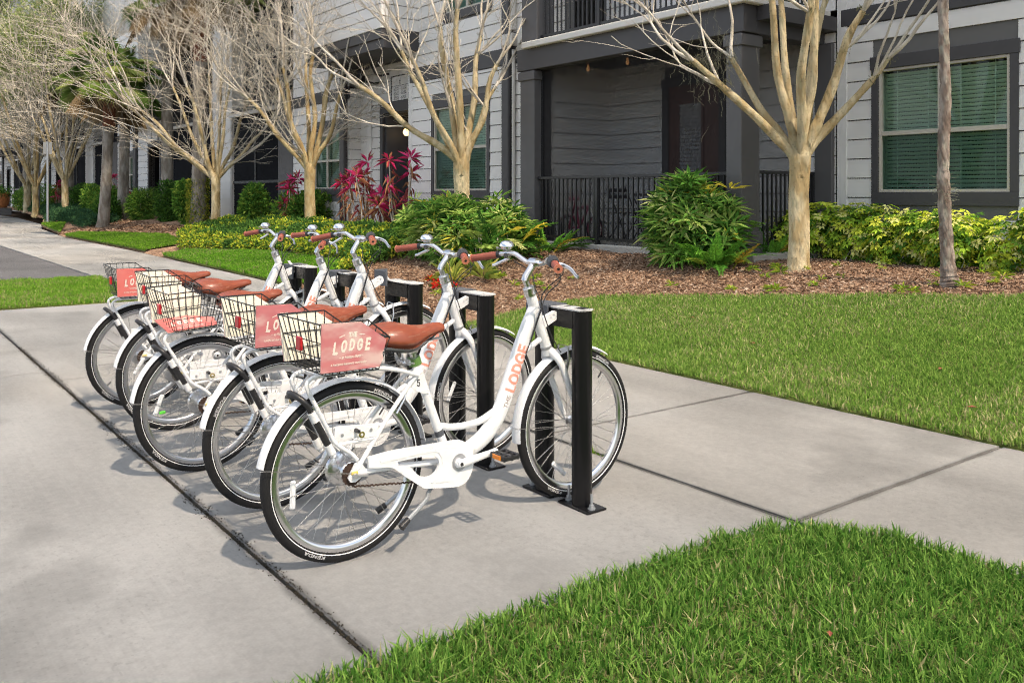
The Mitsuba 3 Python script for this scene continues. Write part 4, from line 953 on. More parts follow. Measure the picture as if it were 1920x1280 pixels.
for s, ex in ((-1, 0.165), (1, -0.165)):
    y0, y1 = s * 0.094, s * 0.108
    c0, c1 = V(0.452, (y0 + y1) / 2, 0.297), V(0.452 + ex, s * 0.112, 0.297 + (0.024 if s < 0 else -0.03))
    mb = MB().tube([c0 - V(0.012, 0, 0) * np.sign(ex), c0 + (c1 - c0) * 0.15, c0 + (c1 - c0) * 0.8, c1, c1 + V(0.010, 0, 0) * np.sign(ex)], [(0.008, 0.014), (0.009, 0.018), (0.0075, 0.013), (0.0075, 0.014), (0.005, 0.007)], 14, ref=(0, 1, 0))
    mb.add(lathe([(0.0005, s * 0.101), (0.015, s * 0.101), (0.019, s * 0.095), (0.019, s * 0.07), (0.0005, s * 0.07)][::(1 if s > 0 else -1)], 20, c=(0.452, 0, 0.297)))
    rest('crank_arm', mb, M_ALLOY if s > 0 else M_WHITE2, 40)
    rest('crank_bolt', lathe([(0.0005, s * 0.1125), (0.006, s * 0.1125), (0.008, s * 0.108), (0.0005, s * 0.108)], 10, c=(0.452, 0, 0.297)), M_BLACK, 30)
    pd = MB()
    px, py, pz = c1[0], s * 0.172, c1[2] - 0.004
    pd.add(lathe([(0.0005, -0.05), (0.011, -0.05), (0.010, 0.05), (0.0005, 0.05)], 12, c=(px, py, pz)))
    for dx in (-0.034, 0.034): pd.box(px + dx - 0.006, px + dx + 0.006, py - 0.048, py + 0.048, pz - 0.012, pz + 0.012, 0.004)
    for dy in (-0.046, -0.016, 0.016, 0.046): pd.box(px - 0.034, px + 0.034, py + dy - 0.004, py + dy + 0.004, pz - 0.009, pz + 0.009, 0.003)
    rest('pedal', pd, M_BLACK, False)
    for dx in (-0.0412, 0.0412): rest(f'pedal__reflector', boxm(px + dx - 0.002, px + dx + 0.002, py - 0.026, py + 0.026, pz - 0.009, pz + 0.009, 0.001), M_AMBER, False)

# saddle and post
rest('saddle', saddle_mesh(), M_LEATHER, True)
sv, sf = saddle_mesh()
sv = sv.copy(); zc = sv[:, 2].copy()
sv[:, 2] = np.minimum(sv[:, 2], 0.80) - 0.014; sv[:, 0] = 0.27 + (sv[:, 0] - 0.27) * 0.97; sv[:, 1] *= 0.96
rest('saddle__base', (sv, sf), M_STEEL, True)
rl = MB()
for s in (-1, 1): rl.tube(crv([V(0.14, s * 0.055, 0.785), V(0.20, s * 0.035, 0.757), V(0.30, s * 0.022, 0.755), V(0.40, s * 0.012, 0.808)], 5), 0.0036, 6)
for s in (-1, 1):
    tt_ = np.linspace(0, 5 * 2 * np.pi, 70)
    rl.tube(np.stack([0.165 + 0.013 * np.cos(tt_), s * 0.05 + 0.013 * np.sin(tt_), 0.735 + 0.045 * tt_ / tt_[-1]], 1), 0.0028, 5)
rest('saddle__rails', rl, M_BLACK)
rest('seat_post', MB().tube([(0.322, 0, 0.655), (0.288, 0, 0.748)], 0.0135, 14).box(0.262, 0.308, -0.024, 0.024, 0.738, 0.765, 0.006), M_ALLOY)
rest('seat_clamp', MB().tube([(0.308, 0, 0.690), (0.299, 0, 0.716)], 0.0235, 18).box(0.268, 0.296, -0.012, 0.012, 0.692, 0.714, 0.003).tube([V(0.282, -0.028, 0.703), V(0.282, 0.028, 0.703)], 0.004, 8), M_ALLOY)

# handlebar
CL = V(0.912, 0, 1.066)
S0 = HT + HDIR * 0.034
st = MB().tube([S0, V(0.862, 0, 0.992), V(0.858, 0, 1.000)], 0.0135, 14, ref=(0, 1, 0))
st.tube([V(0.860, 0, 0.988), V(0.866, 0, 1.006), V(0.905, 0, 1.060)], [0.0165, 0.0165, 0.0145], 14, ref=(0, 1, 0))
st.add(lathe([(0.0005, -0.024), (0.0195, -0.024), (0.0205, 0), (0.0195, 0.024), (0.0005, 0.024)], 18, c=tuple(CL)))
STEER = [('stem', shp(st, M_ALLOY, 40), None)]
def steer(k, m, mt, smooth=40, lab=None): STEER.append((k, shp(m, mt, smooth), lab))
hb = [V(0.795, s * 0.315, 1.068) for s in (1,)]
half = lambda s: [V(0.912, s * 0.005, 1.066), V(0.914, s * 0.05, 1.064), V(0.910, s * 0.085, 1.076), V(0.898, s * 0.125, 1.096), V(0.880, s * 0.160, 1.097), V(0.850, s * 0.205, 1.088), V(0.795, s * 0.310, 1.068)]
bar = crv(half(1)[::-1] + half(-1), 6)
steer('handlebar', tube(bar, 0.0112, 12), M_CHROME, 50)
for s in (1, -1):
    e, i = V(0.793, s * 0.314, 1.067), V(0.853, s * 0.199, 1.0888)
    if s < 0: i = e + (i - e) * 0.62
    d = norm(i - e); L = np.linalg.norm(i - e)
    steer('grip', tube([e + d * 0.004, e + d * 0.008, i - d * 0.004, i], [0.0155, 0.0165, 0.0165, 0.0155], 16), M_GRIP)
    th = np.linspace(0, 2 * np.pi, 25)[:-1]
    gr = tube([e - d * 0.001, e + d * 0.004], 0.0185, 24)
    gv = gr[0].copy(); cc = np.array([(e - d * 0.001), (e + d * 0.004)])
    for q in range(2):
        sel = slice(q * 24, q * 24 + 24); gv[sel] = cc[q] + (gv[sel] - cc[q]) * (1 + 0.07 * np.cos(th * 10))[:, None]
    steer('grip__end_ring', (gv, gr[1]), M_GRIPEND, False)
    steer('grip__end_hole', tube([e - d * 0.0022, e - d * 0.0008], 0.006, 12), M_BLACK)
    if s < 0:
        steer('gear_shifter', MB().tube([i + d * 0.0005, i + d * 0.004, i + d * 0.042, i + d * 0.05], [0.020, 0.0225, 0.0265, 0.020], 20), M_SHIFT)
        lv0 = i + d * 0.065
    else:
        steer('brake_clamp', MB().tube([i + d * 0.001, i + d * 0.014], 0.0165, 14), M_BLACK)
        lv0 = i + d * 0.035
    lv = crv([lv0 + V(0.012, 0, -0.012), lv0 + V(0.045, s * 0.02, -0.022), lv0 + V(0.050, s * 0.065, -0.036), lv0 + V(0.036, s * 0.115, -0.058), lv0 + V(0.032, s * 0.135, -0.063)], 5)
    steer('brake_lever', tube(lv, np.stack([np.linspace(0.009, 0.0075, len(lv)), np.full(len(lv), 0.0042)], 1), 10, ref=(0.3, 0, 1.0)), M_ALLOY)
    steer('brake_lever__mount', tube([lv0 + V(-0.004, -s * 0.02, -0.004), lv0 + V(0.016, s * 0.006, -0.014)], 0.0095, 10), M_BLACK)
bc = V(0.882, 0.165, 1.112)
steer('bell', lathe([(r_ * 1.15, h_ * 1.15) for r_, h_ in [(0.0005, 0.026), (0.010, 0.0255), (0.020, 0.022), (0.027, 0.014), (0.0295, 0.006), (0.0295, 0.003), (0.024, 0.002), (0.022, -0.006), (0.012, -0.011), (0.0005, -0.012)][::-1]], 28, axis='z', c=tuple(bc + V(0, 0, 0.012))), M_CHROME, 35)
steer('bell__striker', MB().tube([bc + V(-0.02, 0.012, 0.004), bc + V(-0.036, 0.022, 0.008)], 0.0025, 6).tube([bc + V(-0.036, 0.022, 0.006), bc + V(-0.037, 0.022, 0.012)], 0.006, 8), M_STEEL)
cb = MB()
cb.tube(crv([V(0.925, -0.17, 1.06), V(0.965, -0.13, 1.02), V(0.945, -0.055, 0.96), V(0.925, -0.034, 0.90), V(0.965, -0.036, 0.78), V(1.010, -0.036, 0.70), V(1.04, -0.03, 0.665)], 8), 0.0024, 6)
cb.tube(crv([V(0.925, 0.17, 1.06), V(0.985, 0.12, 1.01), V(0.955, 0.05, 0.95), V(0.930, -0.028, 0.88), V(0.900, -0.034, 0.80), V(0.845, -0.034, 0.68)], 8), 0.0024, 6)
cb.tube(crv([V(0.89, -0.19, 1.075), V(0.975, -0.10, 0.99), V(0.950, -0.045, 0.93), V(0.918, -0.038, 0.86), V(0.87, -0.034, 0.74)], 8), 0.0024, 6)
steer('cables', cb, M_BLACK)

# brakes
for nm, c0, dr_ in (('front_brake', V(1.035, 0, 0.60), V(0.028, 0, 0.085)), ('rear_brake', V(0.170, 0, 0.555), V(0.066, 0, 0.072))):
    mb = MB()
    for s in (-1, 1):
        b0 = c0 + V(0.022, s * 0.045, -0.03); b1 = c0 + dr_ + V(0.018, s * 0.030, 0)
        mb.tube([b0, (b0 + b1) / 2 + V(0.006, s * 0.006, 0), b1], [0.006, 0.0055, 0.004], 8)
    mb.tube([c0 + dr_ + V(0.018, -0.04, 0), c0 + dr_ + V(0.022, 0.034, 0.004)], 0.002, 5)
    rest(nm, mb, M_ALLOY)
    for s in (-1, 1): rest(nm + '__pad', boxm(c0[0] - 0.01, c0[0] + 0.045, s * 0.028 - 0.005, s * 0.028 + 0.005, c0[2] - 0.012, c0[2] + 0.002, 0.003), M_BLACK, False)

# rack with the lock housing
for s in (-1, 1):
    path = crv([V(0.300, s * 0.030, 0.655), V(0.262, s * 0.05, 0.668), V(0.20, s * 0.060, 0.690), V(0.108, s * 0.062, 0.710), V(-0.02, s * 0.062, 0.711), V(-0.125, s * 0.062, 0.711), V(-0.165, s * 0.062, 0.706), V(-0.184, s * 0.062, 0.688), V(-0.180, s * 0.062, 0.664), V(-0.150, s * 0.062, 0.606), V(-0.10, s * 0.064, 0.508), V(-0.078, s * 0.066, 0.466), V(-0.055, s * 0.067, 0.444), V(-0.012, s * 0.068, 0.412), V(0.012, s * 0.068, 0.385)], 4)
    rest('luggage_rack__side_tube', tube(path, 0.0082, 10), M_WHITE, 50)
for x in (-0.13, -0.03, 0.08): rest('luggage_rack__cross_bar', tube([V(x, -0.062, 0.711), V(x, 0.062, 0.711)], 0.0065, 8), M_WHITE, 50)
ax = norm(V(0.098, 0, -0.19)); o0 = V(-0.172, 0, 0.600)
sh = [o0 + ax * 0.055 + V(0, -0.052, 0), o0 + V(0, -0.052, 0), o0 - ax * 0.028 + V(-0.005, -0.048, 0), o0 - ax * 0.050 + V(-0.016, -0.025, 0), o0 - ax * 0.055 + V(-0.020, 0, 0)]
sh = crv(sh + [p * [1, -1, 1] for p in sh[-2::-1]], 6)
rest('lock_shackle', tube(sh, 0.0115, 12), M_BLACK, 50)
for s in (-1, 1):
    q = lambda u: o0 + ax * u + V(0, s * 0.052, 0)
    rest('lock_sleeve', tube([q(0.055), q(0.165)], 0.0125, 14), M_BLACK, 40)
    rest('lock_clamp', MB().tube([q(0.160), q(0.200)], 0.0155, 14).tube([q(0.2), q(0.215)], 0.009, 10), M_WHITE, 40)
    rest('lock_clamp', MB().tube([q(0.018), q(0.058)], 0.0155, 14).box(-0.158, -0.130, s * 0.052 - 0.008, s * 0.064 + 0.008, 0.565, 0.590, 0.004), M_WHITE, 40)
lb = sbox(-0.078, 0.466 + 0.0, 0.100, 0.512).buffer(-0.008).buffer(0.008)
lb = affinity.rotate(lb, -5, origin=(0.01, 0.49))
rest('lock_housing', MB().add(prism_xz(lb, -0.066, -0.054)), M_WHITE, 30)
bl = MB()
for bx, bz in ((-0.048, 0.487), (0.070, 0.488)): bl.add(lathe([(0.0005, -0.071), (0.0055, -0.071), (0.0065, -0.066), (0.0005, -0.066)], 10, c=(bx, 0, bz)))
rest('lock_housing__bolts', bl, M_STEEL, 30)
rest('lock_housing__key_plug', MB().add(lathe([(0.0005, -0.090), (0.007, -0.090), (0.008, -0.066), (0.0005, -0.066)], 12, c=(0.008, 0, 0.495))), M_BLACK, 30)
rest('lock_housing__key', MB().add(lathe([(0.006, -0.080), (0.012, -0.080), (0.012, -0.078), (0.006, -0.078)], 16, c=(0.026, 0, 0.478), closed=True)), M_BRASS, 30)
rest('lock_housing__lower_bar', MB().tube([V(-0.07, -0.060, 0.452), V(0.09, -0.060, 0.452)], 0.006, 8), M_WHITE, 40)

# kickstand
ks = MB()
ks.box(0.395, 0.440, -0.022, 0.022, 0.225, 0.262, 0.006)
for s, tip in ((-1, V(0.180, -0.120, 0.125)), (1, V(0.215, 0.120, 0.110))):
    ks.tube(crv([V(0.425, s * 0.012, 0.232), V(0.365, s * 0.035, 0.212), V(0.325, s * 0.060, 0.196), V(0.300, s * 0.082, 0.180), tip + V(0.02, -s * 0.004, 0.012)], 4), [0.012] * 1 + [0.0085] * 16 if False else 0.0085, 8)
rest('kickstand', ks, M_GALV, 40)
for s, tip in ((-1, V(0.180, -0.120, 0.125)), (1, V(0.215, 0.120, 0.110))):
    rest('kickstand__rubber_foot', tube([tip + V(0.022, -s * 0.005, 0.013), tip - V(0.014, -s * 0.003, 0.008)], [0.0115, 0.014], 10), M_BLACK, 40)

# basket of black wire
def basket_wires():
    mb = MB(); r = 0.0019
    zb, zt = 0.724, 0.912
    bot = lambda y: None
    def side(s, t, z):  # point on the side wall, t along x from 0 rear to 1 front, at height z
        u = (z - zb) / (zt - zb)
        x0, x1 = -0.148 - 0.042 * u, 0.062 + 0.055 * u
        return V(x0 + (x1 - x0) * t, s * (0.140 + 0.036 * u), z)
    top = lambda t: zt if t < 0.62 else zt - (t - 0.62) / 0.38 * 0.072
    for s in (-1, 1):
        for t in np.linspace(0, 1, 9): mb.tube([side(s, t, zb), side(s, t, top(t))], r, 5)
        mb.tube([side(s, t, top(t)) for t in (0, 0.3, 0.62, 1.0)], r * 1.45, 6)
        for z in (0.725, 0.785, 0.842): mb.tube([side(s, 0, z), side(s, 1, z)], r, 5)
    for t, zt_ in ((0, zt), (1, top(1.0))):
        for w in np.linspace(-1, 1, 9):
            a, b = side(1, t, zb), side(1, t, zt_)
            mb.tube([a * [1, w, 1], b * [1, w, 1]], r, 5)
        dip = 0.022 if t == 0 else 0.0
        for z in (0.725, 0.785, 0.842): mb.tube([side(-1, t, z), side(1, t, z)], r, 5)
        e = side(1, t, zt_)
        mb.tube([e * [1, w, 1] for w in (-1, 0, 1)], r * 1.45, 6)
    for x in np.linspace(-0.148, 0.062, 8): mb.tube([V(x, -0.14, zb), V(x, 0.14, zb)], r, 5)
    for y in np.linspace(-0.14, 0.14, 7): mb.tube([V(-0.148, y, zb), V(0.062, y, zb)], r, 5)
    return mb
rest('basket__wire_grid', basket_wires(), M_WIRE, 50)
rest('basket__red_reflector', boxm(-0.190, -0.178, -0.020, 0.020, 0.800, 0.850, 0.004), M_RED, False)
rest('basket__red_reflector__plate', boxm(-0.178, -0.172, -0.022, 0.022, 0.797, 0.853, 0.002), M_BLACK, False) if False else None

PAN = Polygon([(-0.186, 0.914), (-0.032, 0.910), (0.076, 0.836), (0.070, 0.800), (0.064, 0.785), (0.070, 0.765), (0.056, 0.736), (-0.176, 0.738)])
def flat_text(text, h, width, slant=0.0, bold=True):
    v, fc = fat_text(text, h, 0.0012, h * (0.045 if bold else 0.022), bold)
    v = np.array(v); v[:, 0] -= v[:, 0].min(); w = v[:, 0].max()
    v[:, 0] = (v[:, 0] - w / 2) * (width / w) + slant * v[:, 1]
    return v, fc
def panel_art():
    """Lettering and dashes of the panel in its own plane: u forward, w up, from the panel's middle."""
    mb = MB()
    for text, h, width, u, w, sl, bo in (('THE', 0.0165, 0.033, -0.013, 0.035, 0.06, True), ('at Hidden River', 0.0100, 0.076, -0.012, -0.042, 0.12, False), ('A Preferred Apartment Community', 0.0072, 0.140, -0.020, -0.064, 0.05, False)):
        v, f = flat_text(text, h, width, sl, bo); mb.add((v + [u, w, 0], f))
    for ch, u, w, hh, ww in (('L', -0.077, -0.0215, 0.040, 0.019), ('O', -0.045, -0.0145, 0.037, 0.0225), ('D', -0.0135, -0.0125, 0.037, 0.021), ('G', 0.0175, -0.0145, 0.037, 0.0225), ('E', 0.0495, -0.0175, 0.041, 0.019)):
        v, f = flat_text(ch, hh, ww, 0.08); mb.add((v + [u, w, 0], f))
    for u, w, a in ((-0.053, 0.040, 0.22), (0.026, 0.040, -0.22), (-0.056, -0.037, 0), (0.032, -0.037, 0)):
        L = 0.011 if abs(a) > 0 else 0.0035
        q = np.array([[-L, -0.0022], [L * 0.3, -0.0004], [L, 0.0004], [L, 0.0024], [-L * 0.3, 0.0016], [-L, 0.0002]]) if a else np.array([[-L, 0], [L, 0], [L, 0.0012], [-L, 0.0012]])
        q = q @ np.array([[math.cos(a), math.sin(a)], [-math.sin(a), math.cos(a)]])
        m = trimesh.creation.extrude_polygon(Polygon(q).buffer(0.0002), 0.0012, engine='earcut')
        mb.add((np.array(m.vertices) + [u, w, 0], m.faces))
    return mb.mesh()
ART = panel_art()
def panel(side, mt, lab=None, drop=None):
    """A board wired to one side of the basket: coloured outside, cream inside."""
    out = []
    f0 = prism_xz(PAN, -0.0022, 0.0022); c0 = prism_xz(PAN, 0.0022, 0.0034)
    lv = ART[0]
    art = (np.stack([lv[:, 0] - 0.055 + 0.005, -0.0022 - lv[:, 2], lv[:, 1] + 0.824], 1), ART[1])
    for nm, m, mm in (('sign_board', f0, mt), ('sign_board__inner_face', c0, M_CREAM), ('sign_lettering', art, M_LETTER)):
        v = np.array(m[0], float); f = m[1]
        if drop is None:
            tilt = 0.165
            y = v[:, 1] * 1.0 - 0.176 - 0.006 + (0.912 - v[:, 2]) * tilt * 0.98
            v = np.stack([v[:, 0], y, v[:, 2]], 1)
            if side > 0:
                v[:, 1] *= -1
                if nm == 'sign_lettering': v[:, 0] = -0.10 - v[:, 0]
                else: f = np.asarray(f)[:, ::-1]
        else:
            v = np.stack([v[:, 0] + 0.002, (v[:, 2] - 0.824) * 1.0 + 0.0, 0.742 - v[:, 1] + (v[:, 0] + 0.05) * 0.02 + (v[:, 2] - 0.824) * 0.22], 1)
        out.append(('basket__' + nm, shp((v, f), mm, False), lab if nm == 'sign_board' else None))
    return out

BIKES = [  # x, y, yaw, lean, steer, pitch, label, options
    (-3.022, 1.493, 0.020, -0.003, -0.038, 0.000, 'nearest white bicycle, number 5 under its brown saddle, faded pink basket sign', dict(panels=('R', 'L'), mt='F', num=True)),
    (-3.713, 1.505, 0.060, 0.022, -0.048, 0.000, 'second white bicycle from the camera, faded pink basket sign half covered by the nearest bicycle', dict(panels=('R', 'L'), mt='F')),
    (-4.430, 1.415, 0.021, 0.009, 0.069, 0.058, 'middle white bicycle of the row, its basket sign fallen flat inside the wire basket', dict(panels=('D', 'L'), mt='N', lime=True)),
    (-5.292, 1.537, -0.016, 0.020, -0.128, 0.004, 'fourth white bicycle from the camera, empty basket lined with a cream board', dict(panels=('L',), mt='N')),
    (-5.998, 1.523, -0.021, 0.026, 0.030, 0.010, 'farthest white bicycle of the row, bright coral sign on its see-through wire basket', dict(panels=('R',), mt='N')),
]
rngb = random.Random(5)
for bi, (bx, by, byaw, blean, bsteer, bpitch, lab, op) in enumerate(BIKES):
    root = thing('bicycle', lab, 'bicycle', 'white bicycles parked in a row')
    a = math.pi / 2 + byaw
    cl, sl, cp, sp_ = math.cos(blean), math.sin(blean), math.cos(bpitch), math.sin(bpitch)
    Rl = np.array([[1, 0, 0], [0, cl, -sl], [0, sl, cl]])
    Rp = np.array([[cp, 0, -sp_], [0, 1, 0], [sp_, 0, cp]])
    Mp = mat4(np.eye(3), (0, 0, WR)) @ mat4(Rp) @ mat4(np.eye(3), (0, 0, -WR))
    M = mat4(rotz(a), (bx, by, 0.0)) @ mat4(Rl) @ Mp
    mt = M_PANELF if op['mt'] == 'F' else M_PANEL
    extra = []
    for p in op['panels']:
        if p == 'R': extra += panel(-1, mt, 'faded pink board on the right side of the basket' if op['mt'] == 'F' else 'coral board on the right side of the basket')
        if p == 'L': extra += panel(1, mt, 'left board of the basket, cream on its inner side')
        if p == 'D': extra += panel(-1, mt, 'coral board lying on the floor of the basket', drop=True)
    if op.get('num'):
        v, f = flat_text('5', 0.026, 0.014, 0, False)
        extra.append(('frame__number_sticker', shp((np.stack([v[:, 0] + 0.306, -0.0226 - v[:, 2], v[:, 1] + 0.610], 1), f), M_BLACK, False), 'black number 5 on the frame'))
        extra.append(('frame__round_sticker', shp(lathe([(0.0005, -0.0205), (0.0125, -0.0205), (0.0125, -0.0180), (0.0005, -0.0180)], 18, c=(0.341, 0, 0.590)), M_YELLOW, False), 'round yellow sticker on the seat tube'))
        extra.append(('seat_tag', shp(tube([(0.306, 0, 0.692), (0.296, 0, 0.720)], 0.0262, 18), M_GREEN, 40), 'green band round the seat clamp'))
        extra.append(('frame__barcode_label', shp(tube([(0.412, 0, 0.418), (0.421, 0, 0.395)], 0.0192, 14, ref=(0, 1, 0)), M_PLATE, 40), 'grey label band low on the seat tube'))
    if op.get('lime'):
        th = 0.6; extra.append(('rear_wheel__spoke_clip', shp(boxm(-0.215, -0.185, -0.016, -0.008, WR - 0.01, WR + 0.004, 0.003), M_LIME, False), 'bright green clip on the spokes'))
    cs, ss = math.cos(bsteer), math.sin(bsteer)
    ctr = HT
    # the bars turn about the steering axis
    K = np.array([[0, -HDIR[2], HDIR[1]], [HDIR[2], 0, -HDIR[0]], [-HDIR[1], HDIR[0], 0]])
    Rs = np.eye(3) + ss * K + (1 - cs) * K @ K
    Ms = mat4(np.eye(3), ctr) @ mat4(Rs) @ mat4(np.eye(3), -ctr)
    parts = build_bicycle(dict(wheel_turn=(rngb.uniform(-0.06, 0.06) if bi == 0 else rngb.uniform(0, 6.28), 0.0 if bi == 0 else rngb.uniform(0, 6.28)), extra=extra))
    for nm, d, pl in parts + STEER:
        isst = any(d is q[1] for q in STEER)
        key = numbered(f'{root}__{nm}')
        scene[key] = at(d, M @ Ms if isst else M)
        if nm in ('basket__wire_grid', 'front_wheel__tyre_lettering', 'rear_wheel__tyre_lettering', 'lock_housing__bolts'): tag(key, kind='stuff')
        tag(key, label=pl)
# ---------------------------------------------------------------- docking racks
ps = lambda a: a
for i, (xn, y) in enumerate([(-2.921, 2.575), (-3.665, 2.585), (-4.36, 2.585), (-5.085, 2.585), (-5.775, 2.585)]):
    words = ['nearest black docking post pair, worn bare on top, in front of the nearest front wheel', 'black docking post pair at the second bicycle from the camera', 'middle docking post pair, its clasp plate pulled off onto the bicycle', 'black docking post pair at the fourth bicycle from the camera', 'farthest black docking post pair, with curled worn top'][i]
    k = thing('docking_rack', words, 'bike rack', 'black docking racks in a row')
    gap, H = 0.258, 0.862
    for x in (xn, xn - gap):
        put('post', MB().tube([(x, y, 0.008), (x, y, H - 0.0065)], 0.0445, 28), M_DOCK, k, 40)
        bp = put('base_plate', boxm(x - 0.10, x + 0.10, y - 0.055, y + 0.055, 0.001, 0.011, 0.003), M_DOCK, k, smooth=False)
        for dx in (-0.075, 0.075):
            put('bolt', MB().tube([(x + dx, y - 0.01, 0.011), (x + dx, y - 0.01, 0.075)], 0.0058, 8).tube([(x + dx, y - 0.01, 0.011), (x + dx, y - 0.01, 0.016)], 0.017, 14).tube([(x + dx, y - 0.01, 0.017), (x + dx, y - 0.01, 0.030)], 0.0115, 6), M_GALV, bp, smooth=30)
    cap = Polygon(crv([(xn - gap - 0.02, y - 0.047), (xn - 0.01, y - 0.047), (xn + 0.030, y - 0.037), (xn + 0.047, y), (xn + 0.030, y + 0.037), (xn - 0.01, y + 0.047), (xn - gap - 0.02, y + 0.047)], 4))
    m = trimesh.creation.extrude_polygon(cap, 0.006, engine='earcut')
    put('worn_top', (np.array(m.vertices) + [0, 0, H - 0.006], m.faces), M_WORN, k, smooth=False)
    put('cross_beam', MB().box(xn - gap, xn - 0.01, y - 0.046, y - 0.040, H - 0.085, H - 0.0062).box(xn - gap, xn - 0.01, y + 0.040, y + 0.046, H - 0.085, H - 0.0062), M_DOCK, k, smooth=False)
    if i in (2, 4):
        q = crv([(xn - gap + 0.0, y - 0.05, H + 0.028), (xn - gap + 0.04, y - 0.05, H + 0.006), (xn - gap + 0.10, y - 0.05, H - 0.001), (xn - 0.04, y - 0.05, H - 0.002)], 6)
        put('curled_edge', tube(q, np.stack([np.full(len(q), 0.0015), np.full(len(q), 0.012)], 1), 6, ref=(0, 0, 1)), M_WORN, k)
    px = xn - gap if i != 2 else xn - gap - 0.05
    if i != 2:
        put('clasp_plate', MB().box(px - 0.062, px + 0.095, y - 0.062, y - 0.0525, H - 0.098, H + 0.004, 0.002).box(px - 0.062, px + 0.095, y - 0.052, y + 0.055, H + 0.0005, H + 0.005, 0.001).box(px - 0.062, px - 0.055, y - 0.052, y + 0.055, H - 0.098, H, 0.001), M_PLATE, k, smooth=False)
    else:
        c = thing('loose_clasp_plate', 'loose grey clasp plate hanging on the middle bicycle beside its rack', 'plate')
        M3 = rotz(math.pi / 2)
        put('plate', MB().box(-4.64, -4.50, 2.475, 2.487, 0.836, 0.925, 0.002).box(-4.64, -4.632, 2.488, 2.56, 0.836, 0.925, 0.001), M_PLATE, c, smooth=False)

# ---------------------------------------------------------------- bare trees
IR = np.array([math.cos(YAW), math.sin(YAW), 0.0])        # sideways along the street view
def bark_tex(c0, c1, c2, sc=1.0):
    def fn(p, n, uv):
        a = fbm(p.x * 9 * sc + p.y * 4, p.y * 9 * sc, p.z * 3.2 * sc, octaves=3)
        b = noise(p.x * 26, p.y * 26, p.z * 11)
        k = smoothstep(0.70, 0.82, noise(p.x * 60, p.y * 60, p.z * 38)) * 0.22 + smoothstep(0.60, 0.75, fbm(p.x * 5 + 9.0, p.y * 5, p.z * 2.0 + 4.0, octaves=3)) * 0.28
        t = smoothstep(0.35, 0.65, a)
        return mix(mix(c0, c1, t), c2, smoothstep(0.55, 0.85, b) * 0.5) * (1 - k)
    return fn
M_BARK = mat('crape_bark', rough=0.75, bump=(mikit.proc(lambda p, n, uv: fbm(p.x * 24 + p.y * 9, p.y * 24, p.z * 9, octaves=3), eps=4e-3), 0.03), tex=mikit.proc(bark_tex((0.34, 0.255, 0.125), (0.51, 0.43, 0.27), (0.37, 0.35, 0.22))))
M_BARKO = mat('ochre_bark', rough=0.75, tex=mikit.proc(bark_tex((0.34, 0.235, 0.10), (0.46, 0.365, 0.19), (0.37, 0.33, 0.20))))
M_TWIG = mat('twig_bark', rough=0.8, tex=mikit.proc(bark_tex((0.46, 0.41, 0.335), (0.64, 0.59, 0.51), (0.40, 0.38, 0.28), 0.6)))
M_PINE = mat('pine_bark', rough=0.9, tex=mikit.proc(bark_tex((0.14, 0.105, 0.085), (0.28, 0.235, 0.20), (0.33, 0.33, 0.27), 2.0)), bump=(mikit.proc(lambda p, n, uv: fbm(p.x * 40 + p.y * 22, p.y * 40, p.z * 16, octaves=2), eps=4e-3), 0.02))

def branch(r, p0, d0, L, r0, r1, up=0.25, wob=0.10, n=6):
    """A curved path that bends upward; returns points and radii."""
    pts, d, p = [p0], norm(d0), np.array(p0, float)
    for k in range(n):
        d = d + np.array([0, 0, max(0.0, 0.12 - d[2]) * 0.5]); d = norm(d + np.array([0, 0, up / n]) + r.normal(0, wob, 3) * (1.0 if k else 0.3))
        p = p + d * L / n; pts.append(p.copy())
    return np.array(pts), np.linspace(r0, r1, n + 1), d

def cone_dir(r, d, a0, a1):
    a = r.uniform(a0, a1); e = norm(np.cross(d, r.normal(0, 1, 3)))
    return norm(d * math.cos(a) + e * math.sin(a))

